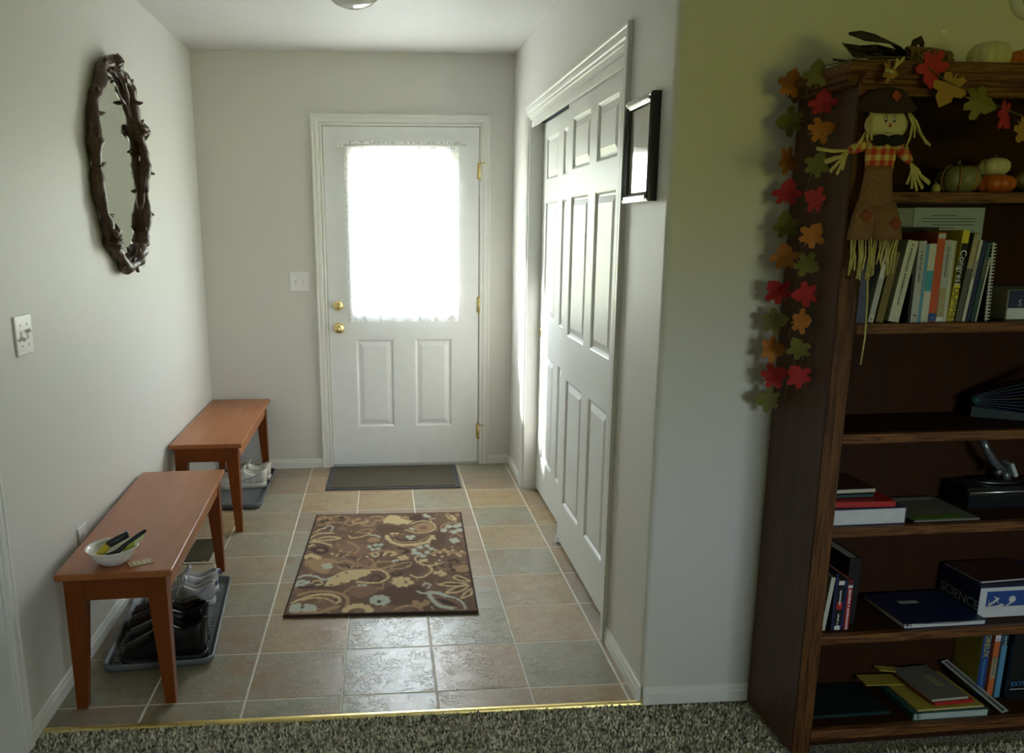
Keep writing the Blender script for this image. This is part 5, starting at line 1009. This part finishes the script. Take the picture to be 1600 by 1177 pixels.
# straw
def straw(name, pts, w0, w1, parent=sw):
    P = [Vector(p) for p in pts]; n_ = len(P); return MB().tube(P, [w0+(w1-w0)*i/(n_-1) for i in range(n_)], 7, True, .35).build(name, 'straw', parent)
for p in ([(.012, -.016, 1.745), (.002, -.024, 1.72), (.004, -.022, 1.69), (.012, -.018, 1.675)], [(.014, -.018, 1.744), (.008, -.028, 1.715), (.014, -.026, 1.685)], [(.004, -.014, 1.700), (-.008, -.018, 1.685), (-.024, -.018, 1.660)]): straw('hair', [(x_-.003, y_, z_-.016) for x_, y_, z_ in p], .0085, .0055)
for p in ([(.096, -.016, 1.745), (.104, -.024, 1.72), (.100, -.026, 1.690), (.094, -.022, 1.665)], [(.102, -.012, 1.746), (.118, -.018, 1.725), (.130, -.020, 1.700), (.146, -.018, 1.684), (.160, -.016, 1.674)], [(.106, -.012, 1.742), (.124, -.014, 1.71), (.150, -.018, 1.676)], [(.098, -.018, 1.744), (.110, -.024, 1.715), (.112, -.024, 1.690)]): straw('hair', [(x_+.006, y_, z_-.014) for x_, y_, z_ in p], .0080, .0050)
for p in ([(.046, -.030, 1.826), (.052, -.034, 1.838), (.062, -.036, 1.848)], [(.042, -.030, 1.824), (.046, -.034, 1.832), (.048, -.034, 1.846)], [(.044, -.030, 1.820), (.034, -.034, 1.820), (.022, -.032, 1.824)]): straw('straw_tuft', p, .006, .009)
# body
sh_ = MB().loft([[(cx_+rx*math.cos(2*PI*k/24), -.002+ry*math.sin(2*PI*k/24), z) for k in range(24)] for cx_, rx, ry, z in ((.052, .034, .012, 1.600), (.052, .038, .014, 1.625), (.052, .040, .014, 1.655), (.052, .034, .013, 1.668), (.053, .022, .010, 1.680))]).build('shirt', 'plaid', sw)
MB().tube([(.020, -.004, 1.668), (.000, -.008, 1.660), (-.022, -.010, 1.650), (-.034, -.010, 1.648)], [.013, .014, .012, .009], 12).build('sleeve', 'plaid', sw)
MB().tube([(.084, -.004, 1.668), (.100, -.008, 1.650), (.114, -.010, 1.632), (.122, -.010, 1.622)], [.013, .015, .012, .009], 12).build('sleeve', 'plaid', sw)
for k, e in enumerate([(-.118, 1.650), (-.095, 1.620), (-.080, 1.598), (-.062, 1.592), (-.050, 1.602)]): straw('straw_hand', [(-.034, -.010, 1.648), (-.044-.012*(k < 2), -.016, 1.640+(.006 if k == 0 else -.008)), ((e[0]-.044)/2, -.018, (e[1]+1.640)/2), (e[0], -.016, e[1])], .0045, .0075)
for k, e in enumerate([(.118, 1.570), (.132, 1.560), (.146, 1.556), (.160, 1.562), (.176, 1.574)]): straw('straw_hand', [(.122, -.010, 1.622), (.126+.004*k, -.016, 1.605), ((e[0]+.126)/2, -.018, (e[1]+1.605)/2), (e[0], -.016, e[1])], .0045, .0085)
bw = MB()
for s_ in (-1, 1): ell(bw, (.055+s_*.020, -.022, 1.670), (.023, .010, .0135), 16, 10)
ell(bw, (.055, -.024, 1.670), (.006, .008, .007), 12, 8); bw.build('bow_tie', 'bow_black', sw)
# trousers: two flared burlap legs under one waist
def legs(name, rows): return MB().loft([[(cx_+rx*math.cos(2*PI*k/20), -.004+ry*math.sin(2*PI*k/20), z) for k in range(20)] for cx_, rx, ry, z in rows]).build(name, 'burlap', sw)
legs('trousers', [(.050, .034, .013, 1.612), (.050, .036, .014, 1.590), (.050, .040, .015, 1.56), (.050, .044, .015, 1.53), (.050, .046, .015, 1.515)])
legs('trouser_leg', [(.030, .026, .013, 1.53), (.024, .030, .015, 1.49), (.020, .032, .015, 1.455), (.019, .033, .015, 1.440)]); legs('trouser_leg', [(.072, .030, .014, 1.53), (.082, .036, .015, 1.49), (.088, .039, .016, 1.455), (.089, .039, .016, 1.440)])
for x, z, y in ((.098, 1.478, -.0205), (.022, 1.497, -.0196)): MB().box(-.012, .012, -.0012, .001, -.011, .011, 0, Matrix.Translation((x, y, z)) @ Matrix.Rotation(.6, 4, 'Y') @ Matrix.Rotation(.1, 4, 'X')).build('patch', 'patch_dark', sw)
rs_ = random.Random(5)
for k in range(12):
    x = -.004+k*.0045; e = x+rs_.uniform(-.014, .010); straw('straw_foot', [(x, -.006+.006*math.sin(k), 1.446), ((x+e)/2+.003, -.010, 1.40), (e, -.010+.005*math.sin(2*k), 1.340+rs_.uniform(0, .03))], .0042, .0058)
for k in range(14):
    x = .058+k*.0048; e = x+rs_.uniform(-.014, .008); straw('straw_foot', [(x, -.006+.006*math.sin(k), 1.446), ((x+e)/2-.004, -.010, 1.40), (e, -.010+.005*math.sin(2*k), 1.348+rs_.uniform(0, .035))], .0042, .0058)
straw('long_straw', [(.050, -.006, 1.446), (.046, -.008, 1.37), (.056, -.006, 1.30), (.062, -.004, 1.20), (.058, -.004, 1.132)], .0060, .0055)
